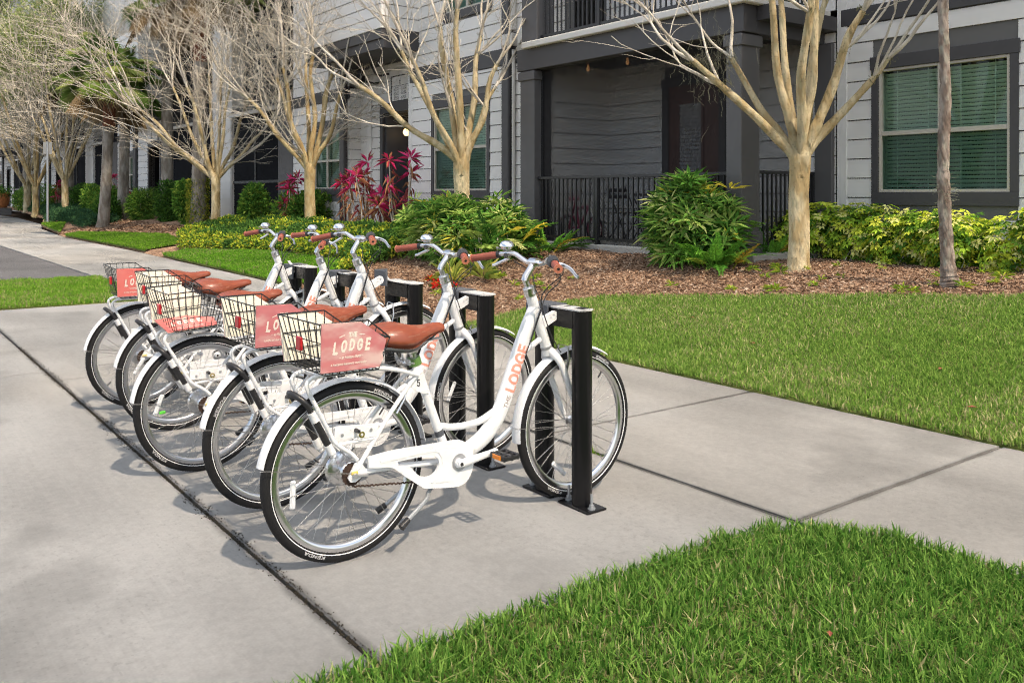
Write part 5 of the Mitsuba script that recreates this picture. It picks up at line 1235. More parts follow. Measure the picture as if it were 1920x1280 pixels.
def crape(x, y, fork_h, r_t, seed, label, limbs=None, spread=1.0, size=1.0, barkm=None, twigs=1.0, detail=1.0, tw=1.0):
    r = np.random.default_rng(seed); z0 = float(zt(x, y))
    k = thing('crape_myrtle', label, 'tree', 'bare crape myrtles along the walk')
    zz = np.array([-0.06, 0.0, 0.10, 0.35, 0.7, 0.9, 1.0]) * 1.0
    hs = np.r_[-0.06, 0.0, 0.08, 0.3 * fork_h, 0.6 * fork_h, 0.88 * fork_h, fork_h]
    path = np.stack([x + r.normal(0, 0.010, 7), y + r.normal(0, 0.010, 7), z0 + hs], 1)
    pth = crv(path, 4); rad = np.interp(pth[:, 2] - z0, hs, r_t * np.array([1.35, 1.22, 1.08, 1.0, 0.97, 1.02, 0.62]))
    tm = tube(pth, rad, 24)
    v = tm[0].copy(); ang = np.arctan2(v[:, 1] - y, v[:, 0] - x)
    w = 1 + 0.05 * np.sin(ang * 3 + v[:, 2] * 2 + seed) + 0.035 * np.sin(ang * 5 - v[:, 2] * 3.0)
    v[:, 0] = x + (v[:, 0] - x) * w; v[:, 1] = y + (v[:, 1] - y) * w
    put('trunk', (v, tm[1]), barkm or M_BARK, k, True)
    P0 = np.array([x, y, z0 + fork_h - 0.06])
    cr, fine = MB(), MB()
    if limbs is None:
        limbs = []
        n = int(r.integers(6, 8))
        for i in range(n):
            a = (i + r.uniform(-0.3, 0.3)) / n * 2 * np.pi
            rr = r.uniform(0.75, 1.25) * spread
            limbs.append((rr * math.cos(a), r.uniform(0.9, 1.5) * size, rr * math.sin(a)))
        limbs.append((0.1, 1.6 * size, 0.1))
    tips = []
    for li, (u, h, w) in enumerate(limbs):
        end = IR * u + FWD * w + np.array([0, 0, h]); L = np.linalg.norm(end)
        d = norm(end * np.array([1.25, 1.25, 0.8]))
        rr = r_t * r.uniform(0.36, 0.50) * (0.8 + 0.2 * min(L, 1.5))
        hd = norm(np.array([end[0], end[1], 0])); start = P0 + hd * r_t * min(0.62, 0.2 + 0.5 * math.hypot(end[0], end[1]))
        mid = start + end * 0.5 + np.array([0, 0, -0.06 * h]) + r.normal(0, 0.035, 3)
        low = P0 - np.array([0, 0, 0.34]) + hd * r_t * 0.30
        q = crv([low, start - np.array([0, 0, 0.10]), start + end * 0.20 + np.array([0, 0, -0.05 * h]), mid, start + end * 0.8 + r.normal(0, 0.03, 3), start + end], 4)
        rd = np.interp(np.linspace(0, 1, len(q)), [0, 0.2, 0.4, 1], [r_t * 0.54, r_t * 0.46, rr * 0.95, rr * 0.55]) * (1 + 0.06 * r.normal(0, 1, len(q)))
        put('limb', tube(q, rd, 10), barkm or M_BARK, k, True)
        dd = norm(q[-1] - q[-4]); tips.append((q[-1], dd, rr * 0.58))
        for s in range(int(1 * detail + r.uniform(0, 1.4))):
            i = int(r.integers(len(q) // 3, len(q) - 2)); tips.append((q[i], cone_dir(r, norm(q[i + 1] - q[i]), 0.5, 1.0), rr * 0.42))
    lv2 = []
    for p, d, rr in tips:
        for _ in range(int(r.integers(2, 4))):
            q, rd, e = branch(r, p, cone_dir(r, d, 0.10, 0.48), r.uniform(0.6, 1.1) * size, rr * r.uniform(0.6, 0.85), max(rr * 0.38, 0.009), up=0.42, wob=0.09)
            cr.tube(q, rd, 7); lv2.append((q, rd, e))
    lv3 = []
    for q, rd, e in lv2:
        for _ in range(int(r.integers(2, 4))):
            b = branch(r, q[-1], cone_dir(r, e, 0.15, 0.7), r.uniform(0.5, 1.0) * size, rd[-1] * 0.8, 0.0045, up=0.10, wob=0.11); cr.tube(b[0], b[1], 5); lv3.append(b)
        for _ in range(int(r.integers(1, 4) * detail)):
            i = int(r.integers(1, len(q) - 1)); b = branch(r, q[i], cone_dir(r, norm(q[i + 1] - q[i]), 0.5, 1.2), r.uniform(0.4, 0.9) * size, rd[i] * 0.4, 0.004, up=0.2, wob=0.12); cr.tube(b[0], b[1], 5); lv3.append(b)
    for q, rd, e in lv3:
        for _ in range(int(r.integers(3, 6) * twigs)):
            i = int(r.integers(1, len(q))); d = norm(q[i] - q[i - 1])
            b = branch(r, q[i], cone_dir(r, d, 0.15, 0.9), r.uniform(0.35, 0.95) * size, 0.0042 * tw, 0.0018 * tw, up=0.0, wob=0.13, n=5); fine.tube(b[0], b[1], 3, cap=False)
            for _ in range(int(r.integers(1, 4) * twigs)):
                j = int(r.integers(1, 5)); c = branch(r, b[0][j], cone_dir(r, norm(b[0][j + 1] - b[0][j]), 0.4, 1.0), r.uniform(0.12, 0.4) * size, 0.0026 * tw, 0.0013 * tw, up=0.0, wob=0.12, n=3); fine.tube(c[0], c[1], 3, cap=False)
    if tw < 2:
        li = MB()
        for p, d, rr in tips:
            for _ in range(int(26 / tw)):
                c = p + r.normal(0, 0.035, 3); e = norm(r.normal(0, 1, 3))
                li.add(tube([c, c + e * r.uniform(0.02, 0.05) + [0, 0, -0.01]], [0.006, 0.002], 3, cap=False), np.array([0.20, 0.19, 0.10]) * r.uniform(0.6, 1.5))
        put('lichen', li, M_LEAF, k, smooth=False, kind='stuff')
    put('crown', cr, M_TWIG, k, True, kind='stuff')
    put('twigs', fine, M_TWIG, k, True, kind='stuff')
    return k

crape(-6.03, 8.55, 1.42, 0.112, 41, 'bare crape myrtle with thick smooth trunk in the mulch right of the porch',
      limbs=[(-1.15, 0.95, -0.15), (-0.62, 1.05, 0.30), (-0.34, 1.95, -0.10), (-0.12, 2.1, 0.35), (0.10, 1.9, -0.30), (0.34, 1.75, 0.15), (0.88, 0.98, -0.10), (0.52, 1.45, -0.35), (-0.05, 1.60, -0.55)], twigs=0.5, detail=0.45)
crape(-12.0, 8.0, 1.60, 0.128, 42, 'bare crape myrtle rising from the palm bush before the ground floor window',
      limbs=[(-1.55, 1.10, -0.2), (-0.95, 1.75, 0.3), (-0.70, 1.5, -0.5), (-0.32, 2.1, 0.1), (-0.05, 2.3, -0.3), (0.25, 2.0, 0.4), (0.50, 1.45, -0.1), (0.45, 1.1, 0.3)], tw=1.15, size=1.15, twigs=0.55, detail=0.8)
crape(-18.7, 8.36, 1.60, 0.120, 43, 'bare ochre-trunked crape myrtle beside the red leaved plants', barkm=M_BARKO, spread=1.05, size=1.55, twigs=0.75, detail=1.0, tw=1.5,
      limbs=[(-1.25, 1.45, -0.2), (-0.8, 2.0, 0.4), (-0.45, 2.1, -0.4), (-0.15, 2.4, 0.3), (0.1, 2.4, -0.2), (0.42, 2.1, 0.2), (0.7, 1.6, -0.3), (0.25, 1.9, 0.6)])
crape(-24.0, 8.0, 1.50, 0.120, 44, 'bare crape myrtle left of the screened porch at the low hedge', spread=1.1, size=1.75, twigs=0.75, detail=1.1, tw=1.7,
      limbs=[(-1.8, 1.7, -0.3), (-1.2, 2.4, 0.3), (-0.55, 2.3, -0.4), (-0.3, 2.7, 0.4), (0.12, 2.6, 0.0), (0.42, 2.2, -0.3), (1.1, 1.15, 0.2), (0.6, 1.9, 0.5), (-2.3, 1.9, 0.0)])
crape(-44.0, 7.9, 1.75, 0.14, 45, 'bare brown crape myrtle right of the metal posts on the far left', spread=1.5, size=2.7, twigs=0.9, detail=1.5, tw=3.0)
crape(-48.5, 7.4, 1.6, 0.15, 46, 'far left bare crape myrtle with bright ochre trunk behind the metal post', spread=1.8, size=2.8, barkm=M_BARKO, twigs=0.9, detail=1.5, tw=3.2)
crape(-55.0, 8.0, 1.6, 0.18, 47, 'farthest bare crape myrtle at the left edge', spread=1.8, size=2.8, twigs=0.9, detail=1.5, tw=3.4)
crape(-36.5, 6.4, 1.6, 0.12, 48, 'slender bare crape myrtle between the palms and the metal post', spread=1.4, size=1.2, twigs=1.3) if False else None

# pine sapling
k = thing('pine_tree', 'slender pine with rough grey trunk before the big right window', 'tree')
r = np.random.default_rng(51)
zp = float(zt(-4.22, 8.31))
pp = np.array([(-4.20, 8.31, zp - 0.05), (-4.215, 8.32, zp + 0.03), (-4.235, 8.32, zp + 0.25), (-4.27, 8.31, 1.6), (-4.255, 8.32, 2.3), (-4.275, 8.315, 3.2), (-4.26, 8.32, 4.5)])
q = crv(pp, 14); rd = np.interp(q[:, 2], [zp - 0.05, zp + 0.03, zp + 0.25, 1.6, 3.2, 4.5], [0.100, 0.086, 0.062, 0.055, 0.044, 0.032]) * (1 + 0.05 * r.normal(0, 1, len(q)))
tm = tube(q, rd, 18); v = tm[0]; v = v + 0.012 * (meshkit.fbm(v * [30, 30, 12], 3, 5) - 0.5)[:, None] * norm(v - np.stack([np.interp(v[:, 2], q[:, 2], q[:, 0]), np.interp(v[:, 2], q[:, 2], q[:, 1]), v[:, 2]], 1))
put('trunk', (v, tm[1]), M_PINE, k, True)
nd = MB()
for zc, dirs, L0 in ((3.42, [(1, 0.25), (-0.4, 0.5), (0.6, -0.7)], 0.45), (3.9, [(1, 0), (-1, 0.2), (0.2, -1)], 0.6), (4.4, [(0.8, 0.5), (-0.7, -0.5)], 0.5)):
    for u, w in dirs:
        d = norm(IR * u + FWD * w + np.array([0, 0, 0.35])); p0 = np.array([-4.265, 8.318, zc])
        b = branch(r, p0, d, L0, 0.010, 0.004, up=0.3, wob=0.05)
        put('twig', tube(b[0], b[1], 6), M_PINE, k, True)
        for i in range(2, 7):
            for _ in range(16):
                e = cone_dir(r, norm(b[0][i] - b[0][i - 1]), 0.3, 1.0); nd.add(tube([b[0][i], b[0][i] + e * r.uniform(0.12, 0.22) + np.array([0, 0, -0.02])], [0.0014, 0.0006], 3, cap=False), np.array([0.10, 0.16, 0.03]) * r.uniform(0.8, 1.6))
put('needles', nd, M_LEAF, k, smooth=False, kind='stuff')
tu = MB()
for i in range(60):
    p = np.array([-4.268, 8.316, r.choice([r.normal(1.36, 0.12), r.normal(1.42, 0.06)])]); a = r.uniform(0, 6.283)
    d = norm(np.array([math.cos(a), math.sin(a), r.uniform(-0.6, 0.5)])); p = p + d * 0.05
    tu.add(tube([p, p + d * 0.03 + r.normal(0, 0.012, 3), p + d * 0.07 + r.normal(0, 0.02, 3)], 0.0016, 3, cap=False), np.array([0.28, 0.30, 0.22]) * r.uniform(0.7, 1.2))
put('lichen_tuft', tu, M_LEAF, k, smooth=False, kind='stuff')
# moss hanging in the porch side tree
ms = MB()
for i in range(170):
    p = np.array([-6.03, 8.55, 0]) + IR * r.normal(-1.0, 0.16) + FWD * r.normal(-0.1, 0.1); p[2] = r.normal(2.85, 0.20)
    w = [p]; 
    for _ in range(4): w.append(w[-1] + r.normal(0, 0.02, 3) + np.array([0, 0, -r.uniform(0.02, 0.05)]))
    ms.add(tube(np.array(w), 0.0016, 3, cap=False), np.array([0.22, 0.22, 0.16]) * r.uniform(0.7, 1.2))
K = put('hanging_moss', ms, M_LEAF, smooth=False, kind='stuff', label='grey tuft of moss in the low limb beside the porch column', cat='moss')

# ---------------------------------------------------------------- leaves
def leaf_quads(c, d, u, L, W, fold=0.25, droop=0.0):
    """Leaves from base points c along d, with upper side u; four corners each."""
    d, u = norm(d), norm(u); s = norm(np.cross(d, u)); u = np.cross(s, d)
    L = np.broadcast_to(L, (len(c),))[:, None]; W = np.broadcast_to(W, (len(c),))[:, None]
    m = c + d * L * 0.45
    up = u * W * fold
    tip = c + d * L - np.array([0, 0, 1.0]) * L * droop
    v = np.stack([c, m + s * W / 2 + up, tip, m - s * W / 2 + up], 1)
    f = np.array([[0, 1, 2], [0, 2, 3]])[None] + (np.arange(len(c)) * 4)[:, None, None]
    return v.reshape(-1, 3), f.reshape(-1, 3)

def pick(r, pal, n, jit=0.18):
    p = np.array([q[0] for q in pal]); w = np.array([q[1] for q in pal], float)
    return np.minimum(p[r.choice(len(p), n, p=w / w.sum())] * r.uniform(1 - jit, 1 + jit, (n, 1)) * 1.6, 0.85)

GREENS = [((0.035, 0.085, 0.018), 4), ((0.055, 0.125, 0.022), 3), ((0.09, 0.17, 0.03), 2), ((0.02, 0.05, 0.015), 1)]
def shrub(x, y, rx, ry, h, n, L, W, pal, seed, name, label, cat, group=None, palm=0, flat=0.8, kind=None):
    """A bush: stems and leaves spread through a lumpy volume."""
    r = np.random.default_rng(seed); z0 = float(zt(x, y))
    k = thing(name, label, cat, group)
    lob = [(r.uniform(-0.55, 0.55), r.uniform(-0.55, 0.55), r.uniform(0.45, 0.8), r.uniform(0.45, 0.65)) for _ in range(7)]
    def pts(n):
        li = r.integers(0, len(lob), n); lb = np.array(lob)[li]
        d = norm(r.normal(0, 1, (n, 3))); rad = r.uniform(0.25, 1, n) ** 0.45
        q = d * rad[:, None] * lb[:, 3:4] + np.stack([lb[:, 0], lb[:, 1], lb[:, 2] - 0.15], 1)
        q[:, 2] = np.clip(q[:, 2], 0.03, 1.1)
        return q * [rx, ry, h] + [x, y, z0], d
    st = MB()
    for i in range(10):
        q, _ = pts(1); st.tube(crv([(x + r.normal(0, rx * 0.15), y + r.normal(0, ry * 0.15), z0 - 0.02), (q[0] + [x, y, z0]) / 2 + r.normal(0, 0.03, 3), q[0]], 3), 0.008 * max(0.6, h), 5)
    put('stems', st, M_TWIG, k, True, kind='stuff')
    if palm:
        m = n // palm; c, d = pts(m); up = norm(d * 0.7 + np.array([0, 0, 0.8]) + r.normal(0, 0.3, (m, 3)))
        a = norm(np.cross(up, r.normal(0, 1, (m, 3)))); b = np.cross(up, a); col = pick(r, pal, m)
        cs, ds, us, co = [], [], [], []
        for q in range(palm):
            th = q / palm * 2 * np.pi + r.normal(0, 0.12, m)
            e = a * np.cos(th)[:, None] + b * np.sin(th)[:, None]
            cs.append(c + e * L * 0.15); ds.append(e + up * (0.35 if L > 0.15 else -0.18)); us.append(up); co.append(col * r.uniform(0.85, 1.15, (m, 1)))
        v, f = leaf_quads(np.vstack(cs), np.vstack(ds), np.vstack(us), L * r.uniform(0.75, 1.2, m * palm), W * r.uniform(0.8, 1.2, m * palm), 0.2, 0.06); col = np.vstack(co)
    else:
        c, d = pts(n); dirs = norm(d + r.normal(0, 0.6, (n, 3)) + np.array([0, 0, 0.25])); up = norm(np.array([0, 0, flat]) + r.normal(0, 0.45, (n, 3)))
        v, f = leaf_quads(c, dirs, up, L * r.uniform(0.6, 1.3, n), W * r.uniform(0.7, 1.25, n), 0.2, 0.10); col = pick(r, pal, n)
    put('foliage', (v, f), M_LEAF, k, smooth=False, color=np.repeat(col, 4, 0), kind='stuff')
    return k

YEL = [((0.44, 0.50, 0.06), 5), ((0.54, 0.54, 0.19), 2.5), ((0.25, 0.38, 0.04), 3), ((0.05, 0.12, 0.02), 2.5), ((0.10, 0.19, 0.025), 2)]
hw = ['left end of the yellow variegated hedge beside the bare trunk', 'yellow variegated hedge plant under the left half of the big window', 'yellow variegated hedge plant just behind the pine trunk', 'yellow variegated hedge plant under the right half of the big window', 'yellow variegated hedge plant at the right picture edge']
for i, (x, y, h) in enumerate([(-7.0, 9.95, 0.64), (-6.25, 9.95, 0.64), (-5.55, 9.92, 0.57), (-4.85, 9.92, 0.60), (-4.15, 9.95, 0.62), (-3.4, 9.95, 0.60)]):
    shrub(x, y, 0.52, 0.42, h, 4900, 0.072, 0.036, YEL, 60 + i, 'variegated_shrub', hw[min(i, 4)] if i < 5 else 'yellow variegated hedge plant outside the right picture edge', 'shrub', 'yellow variegated hedge under the window', palm=7)

def frond(r, base, az, el, L, npair, ll, lw, col, droop=0.5, rach=0.006, tipcol=None):
    """A feather leaf: arching midrib with paired leaflets. Returns (vertices, faces, colours)."""
    d = np.array([math.cos(az) * math.cos(el), math.sin(az) * math.cos(el), math.sin(el)])
    t = np.linspace(0, 1, 14)[:, None]
    P = base + d * L * t + np.array([0, 0, -1.0]) * L * droop * t**2 * 0.6
    side = norm(np.cross(d, [0, 0, 1.0])); mb = MB()
    mb.add(tube(P, np.linspace(rach, rach * 0.25, 14), 4, cap=False), np.asarray(col) * 0.9)
    tt = np.linspace(0.18, 1.0, npair)
    c = np.stack([np.interp(tt, t[:, 0], P[:, q]) for q in range(3)], 1)
    tg = norm(np.stack([np.interp(tt, t[:, 0], np.gradient(P[:, q])) for q in range(3)], 1))
    prof = np.sin(np.clip(tt * 1.15, 0, 1) ** 0.6 * np.pi * 0.97) * 0.75 + 0.3
    for s in (-1, 1):
        dd = side * s * 0.85 + tg * 0.65 + np.array([0, 0, 0.12]) + r.normal(0, 0.10, (npair, 3))
        v, f = leaf_quads(c, dd, np.cross(side, tg) + r.normal(0, 0.12, (npair, 3)), ll * prof * r.uniform(0.85, 1.1, npair), lw, 0.25, 0.15)
        cc = np.asarray(col) * r.uniform(0.75, 1.3, (npair, 1))
        mb.add((v, f)); mb.c.append(np.repeat(cc, 4, 0))
    return mb

def frond_bush(x, y, rad, n, L, h0, pal, seed, name, label, cat, npair=16, ll=0.14, lw=0.022, el=(0.5, 1.35), droop=(0.25, 0.8), group=None, stem=True):
    r = np.random.default_rng(seed); z0 = float(zt(x, y)); k = thing(name, label, cat, group)
    al = MB()
    for i in range(n):
        a = r.uniform(0, 6.283); q = rad * math.sqrt(r.uniform(0, 1)) * 0.6
        b = np.array([x + q * math.cos(a), y + q * math.sin(a), z0 + r.uniform(0, h0)])
        col = pick(r, pal, 1, 0.2)[0]
        e = r.uniform(*el)
        m = frond(r, b, a + r.normal(0, 0.7), e, L * r.uniform(0.6, 1.15), npair, ll, lw, col, r.uniform(*droop))
        al.add((np.vstack(m.v), np.vstack([f for f in m.f]))); al.c.append(np.vstack(m.c))
    put('fronds', al, M_LEAF, k, smooth=False, kind='stuff')
    if stem:
        st = MB()
        for i in range(9):
            a = r.uniform(0, 6.283); q = rad * r.uniform(0.1, 0.5)
            st.tube([(x + q * math.cos(a), y + q * math.sin(a), z0 - 0.03), (x + q * 1.2 * math.cos(a), y + q * 1.2 * math.sin(a), z0 + h0)], 0.010, 6)
        put('stems', st, M_TWIG, k, True, kind='stuff')
    return k

PALMG = [((0.06, 0.15, 0.025), 4), ((0.11, 0.21, 0.04), 4), ((0.21, 0.29, 0.07), 2.5), ((0.33, 0.36, 0.14), 1.3), ((0.50, 0.42, 0.06), 0.5), ((0.035, 0.08, 0.02), 1.2)]
FERN = [((0.06, 0.17, 0.022), 4), ((0.10, 0.24, 0.03), 4), ((0.19, 0.28, 0.04), 1.5), ((0.33, 0.24, 0.04), 0.8), ((0.04, 0.10, 0.02), 1)]
shrub(-7.45, 8.45, 0.60, 0.52, 0.98, 5200, 0.225, 0.042, PALMG, 71, 'palm_bush', 'dense tall green palm bush before the porch column', 'bush', palm=8)
frond_bush(-7.45, 8.45, 0.5, 34, 0.62, 0.45, PALMG, 171, 'palm_bush', 'long arching fronds rising from the tall palm bush before the porch', 'fronds', npair=12, ll=0.20, lw=0.034, el=(0.5, 1.3), stem=False)
frond_bush(-6.95, 8.20, 0.40, 34, 0.62, 0.06, FERN, 72, 'fern', 'bright green fern at the right foot of the palm bush', 'fern', npair=22, ll=0.105, lw=0.020, el=(0.25, 1.2), stem=False)
frond_bush(-10.15, 8.25, 0.40, 30, 0.66, 0.08, FERN, 73, 'fern', 'light green fern left of the porch railing', 'fern', npair=20, ll=0.10, lw=0.020, el=(0.3, 1.2), stem=False)
frond_bush(-11.2, 8.1, 0.35, 20, 0.55, 0.05, FERN, 74, 'fern', 'small fern between the big palm bush and the porch', 'fern', npair=18, ll=0.09, lw=0.020, stem=False)
frond_bush(-7.0, 9.4, 0.25, 12, 0.5, 0.05, FERN, 75, 'fern', 'small fern left of the yellow hedge behind the bare trunk', 'fern', npair=18, ll=0.09, lw=0.018, stem=False)
shrub(-10.9, 7.5, 0.70, 0.6, 0.86, 5000, 0.225, 0.043, PALMG, 76, 'palm_bush', 'wide green and yellow palm bush round the foot of the second bare tree', 'bush', palm=8)
frond_bush(-10.4, 7.5, 0.65, 70, 0.62, 0.40, PALMG, 176, 'palm_bush', 'arching palm fronds on the right side of the second bare trunk', 'fronds', npair=13, ll=0.22, lw=0.036, el=(0.3, 1.3))
shrub(-11.9, 7.5, 0.66, 0.55, 0.80, 4600, 0.22, 0.042, PALMG, 77, 'palm_bush', 'green palm bush left of the second bare trunk', 'bush', palm=8)
shrub(-13.2, 7.9, 0.55, 0.55, 0.70, 5500, 0.060, 0.032, [((0.10, 0.21, 0.03), 4), ((0.19, 0.30, 0.04), 3), ((0.05, 0.12, 0.02), 2)], 78, 'green_shrub', 'light green small leaved shrub left of the palm bush', 'shrub')
STRAPW = ['front striped strap leaved plant at the palm bush foot', 'left striped strap leaved plant at the palm bush foot', 'rear striped strap leaved plant tucked under the palm bush', 'right striped strap leaved plant at the palm bush foot']
FLOW = ['red flower clump nearest the pavement behind the bicycles', 'red flower clump on the right of the mulch group', 'red flower clump in the middle of the mulch group', 'red flower clump on the left of the mulch group']
BROM = [((0.36, 0.33, 0.09), 3), ((0.22, 0.25, 0.05), 3), ((0.10, 0.15, 0.03), 2)]
def rosette(x, y, n, L, W, pal, seed, name, label, cat, z=None, parent=None, el=(0.3, 1.3), droop=0.25, group=None):
    r = np.random.default_rng(seed); z = float(zt(x, y)) + 0.02 if z is None else z
    a = r.uniform(0, 6.283, n); e = r.uniform(el[0], el[1], n)
    d = np.stack([np.cos(a) * np.cos(e), np.sin(a) * np.cos(e), np.sin(e)], 1)
    v, f = leaf_quads(np.array([[x, y, z]]) + d * 0.02, d, np.stack([-d[:, 0] * 0.4, -d[:, 1] * 0.4, np.ones(n)], 1), L * r.uniform(0.6, 1.15, n), W, 0.2, droop)
    col = np.repeat(pick(r, pal, n, 0.25), 4, 0)
    if parent: return (v, f, col)
    return put(name, (v, f), M_LEAF, smooth=False, color=col, label=label, cat=cat, group=group, kind=None)
for i, (x, y) in enumerate([(-9.9, 6.45), (-10.25, 6.6), (-10.0, 6.9), (-9.55, 6.7)]):
    rosette(x, y, 26, 0.42, 0.045, BROM, 90 + i, 'striped_plant', STRAPW[i], 'plant', group='strap leaved plants before the palm bush')
RED = [((0.55, 0.035, 0.03), 3), ((0.60, 0.30, 0.03), 1), ((0.06, 0.12, 0.02), 2)]
for i, (x, y) in enumerate([(-9.75, 6.1), (-9.45, 6.2), (-9.95, 6.25), (-10.3, 6.35)]):
    rosette(x, y, 40, 0.10, 0.035, RED, 100 + i, 'flower', FLOW[i], 'flower', group='red flower clumps on the mulch', el=(0.1, 1.4))
# scattered weeds over the mulch
wd = MB(); r = np.random.default_rng(109)
for i in range(46):
    x = r.uniform(-9.6, -2.5); y = float(bed_edge(x)) + r.uniform(0.15, 2.0)
    if y > 9.7: continue
    v, f, c = rosette(x, y, int(r.integers(8, 26)), r.uniform(0.05, 0.12), 0.018, [((0.16, 0.26, 0.03), 3), ((0.28, 0.32, 0.04), 2)], 300 + i, '', '', '', parent=True, el=(0.05, 1.0), z=float(zt(x, y)) + 0.015)
    wd.add((v, f)); wd.c.append(c)
put('weeds', wd, M_LEAF, smooth=False, kind='stuff', label='scattered yellow green weeds and moss on the mulch', cat='weeds')

# red leaved cordylines
TI = [((0.40, 0.028, 0.10), 4), ((0.50, 0.06, 0.18), 2.5), ((0.17, 0.03, 0.04), 3), ((0.30, 0.13, 0.07), 1.5), ((0.14, 0.07, 0.03), 1)]
def cordyline(x, y, n, h, seed, label, spread=0.35):
    r = np.random.default_rng(seed); z0 = float(zt(x, y)); k = thing('cordyline', label, 'plant', 'red leaved plants before the entry')
    for i in range(n):
        a = r.uniform(0, 6.283); q = spread * math.sqrt(r.uniform(0, 1)); hh = 0.92 * h * r.uniform(0.45, 1.0)
        b = np.array([x + q * 0.5 * math.cos(a), y + q * 0.5 * math.sin(a), z0 - 0.02]); t = np.array([x + q * math.cos(a), y + q * math.sin(a), z0 + hh])
        put('cane', tube([b, (b + t) / 2 + r.normal(0, 0.03, 3), t], [0.016, 0.014, 0.012], 6), M_TWIG, k, True)
        v, f, c = rosette(t[0], t[1], 18, 0.32, 0.050, TI, seed * 50 + i, '', '', '', z=t[2], parent=True, el=(-0.5, 1.35), droop=0.25)
        put('leaf_rosette', (v, f), M_LEAF, k, smooth=False, color=c, kind='stuff')
        m = int(12 * hh)
        lv, lf, lc = rosette(t[0], t[1], m, 0.26, 0.045, [((0.24, 0.13, 0.07), 2), ((0.20, 0.05, 0.05), 1), ((0.30, 0.20, 0.12), 1)], seed * 70 + i, '', '', '', z=0.0, parent=True, el=(-1.2, 0.2), droop=0.5)
        lv = lv.reshape(-1, 4, 3); s = np.random.default_rng(seed + i).uniform(0.15, 0.95, len(lv)); lv = lv - [t[0], t[1], 0.02] + (b + (t - b) * s[:, None])[:, None]
        put('dry_leaves', (lv.reshape(-1, 3), lf), M_LEAF, k, smooth=False, color=lc, kind='stuff')
cordyline(-20.6, 8.75, 5, 1.45, 3, 'magenta leaved cordyline left of the ochre tree trunk')
cordyline(-17.9, 8.9, 4, 1.25, 4, 'magenta leaved cordyline just right of the ochre tree trunk', 0.45)
cordyline(-16.9, 8.9, 5, 1.75, 5, 'tallest red cordyline clump in front of the entry wall', 0.45)
cordyline(-16.1, 8.9, 5, 1.35, 6, 'pink leaved cordyline clump between entry and window wall', 0.4)
cordyline(-15.3, 8.8, 4, 1.85, 7, 'tall red cordyline beside the dark entry doorway', 0.3)
cordyline(-38.5, 8.9, 5, 1.7, 8, 'dull red cordyline by the far left entry')
cordyline(-50.0, 8.8, 5, 1.7, 9, 'farthest dull red cordyline behind the ochre trunk')

# low hedge of ground cover
def ground_cover(name, label, cat, x0, x1, f0, f1, h, n, L, W, pal, seed, ypal=None):
    r = np.random.default_rng(seed); p = in_strip(n, x0, x1, f0, f1, r); n = len(p)
    t = np.minimum(np.minimum((p[:, 1] - f0(p[:, 0])) / 0.35, (f1(p[:, 0]) - p[:, 1]) / 0.35), np.minimum((p[:, 0] - x0) / 0.4, (x1 - p[:, 0]) / 0.4))
    top = h * np.clip(t + 0.25, 0.25, 1) ** 0.6 * (0.72 + 0.55 * meshkit.fbm(np.stack([p[:, 0] * 1.6, p[:, 1] * 1.6, np.full(n, seed)], 1), 3))
    z = zt(p[:, 0], p[:, 1]) + top * r.uniform(0, 1, n) ** 0.45
    c = np.concatenate([p, z[:, None]], 1); d = norm(r.normal(0, 1, (n, 3)) + np.array([0, -0.2, 0.3])); u = norm(np.array([0, 0, 0.8]) + r.normal(0, 0.5, (n, 3)))
    v, f = leaf_quads(c, d, u, L * r.uniform(0.6, 1.3, n), W * r.uniform(0.7, 1.2, n), 0.2, 0.05); col = pick(r, pal, n)
    if ypal: 
        m = meshkit.fbm(np.stack([p[:, 0] * 2.2, p[:, 1] * 2.2, np.full(n, seed + 9.0)], 1), 3) + 0.25 * (t < 0.9) > 0.56
        col = np.where((m & (r.uniform(0, 1, n) < 0.6))[:, None], pick(r, ypal, n), col)
    return put(name, (v, f), M_LEAF, smooth=False, color=np.repeat(col, 4, 0), label=label, cat=cat, kind='stuff')
GC = [((0.045, 0.10, 0.022), 4), ((0.075, 0.15, 0.03), 3), ((0.03, 0.07, 0.02), 2)]
GY = [((0.36, 0.38, 0.04), 3), ((0.22, 0.30, 0.035), 3), ((0.45, 0.36, 0.05), 0.6)]
ground_cover('ground_cover', 'low trimmed green and yellow hedge behind the handlebars', 'hedge', -20.9, -12.6, lambda x: bed_edge(x) + 0.12, lambda x: np.interp(x, [-20.9, -19, -12.6], [8.2, 8.6, 8.5]), 0.34, 80000, 0.075, 0.036, GC, 120, GY)
ground_cover('ground_cover', 'small yellow green hedge corner left of the side walk', 'hedge', -23.2, -21.75, lambda x: bed_edge(x) + 0.05, lambda x: 0 * x + 8.3, 0.33, 9000, 0.085, 0.04, GC, 121, GY)
ground_cover('ground_cover', 'dark bluish ground cover at the far end of the walk', 'ground cover', -60, -33.0, lambda x: path_edge(x) + np.interp(x, [-60, -41, -38, -33], [0.15, 0.15, 0.75, 0.75]), lambda x: path_edge(x) + 1.9, 0.34, 30000, 0.16, 0.05, [((0.025, 0.06, 0.03), 3), ((0.04, 0.085, 0.035), 2)], 122)

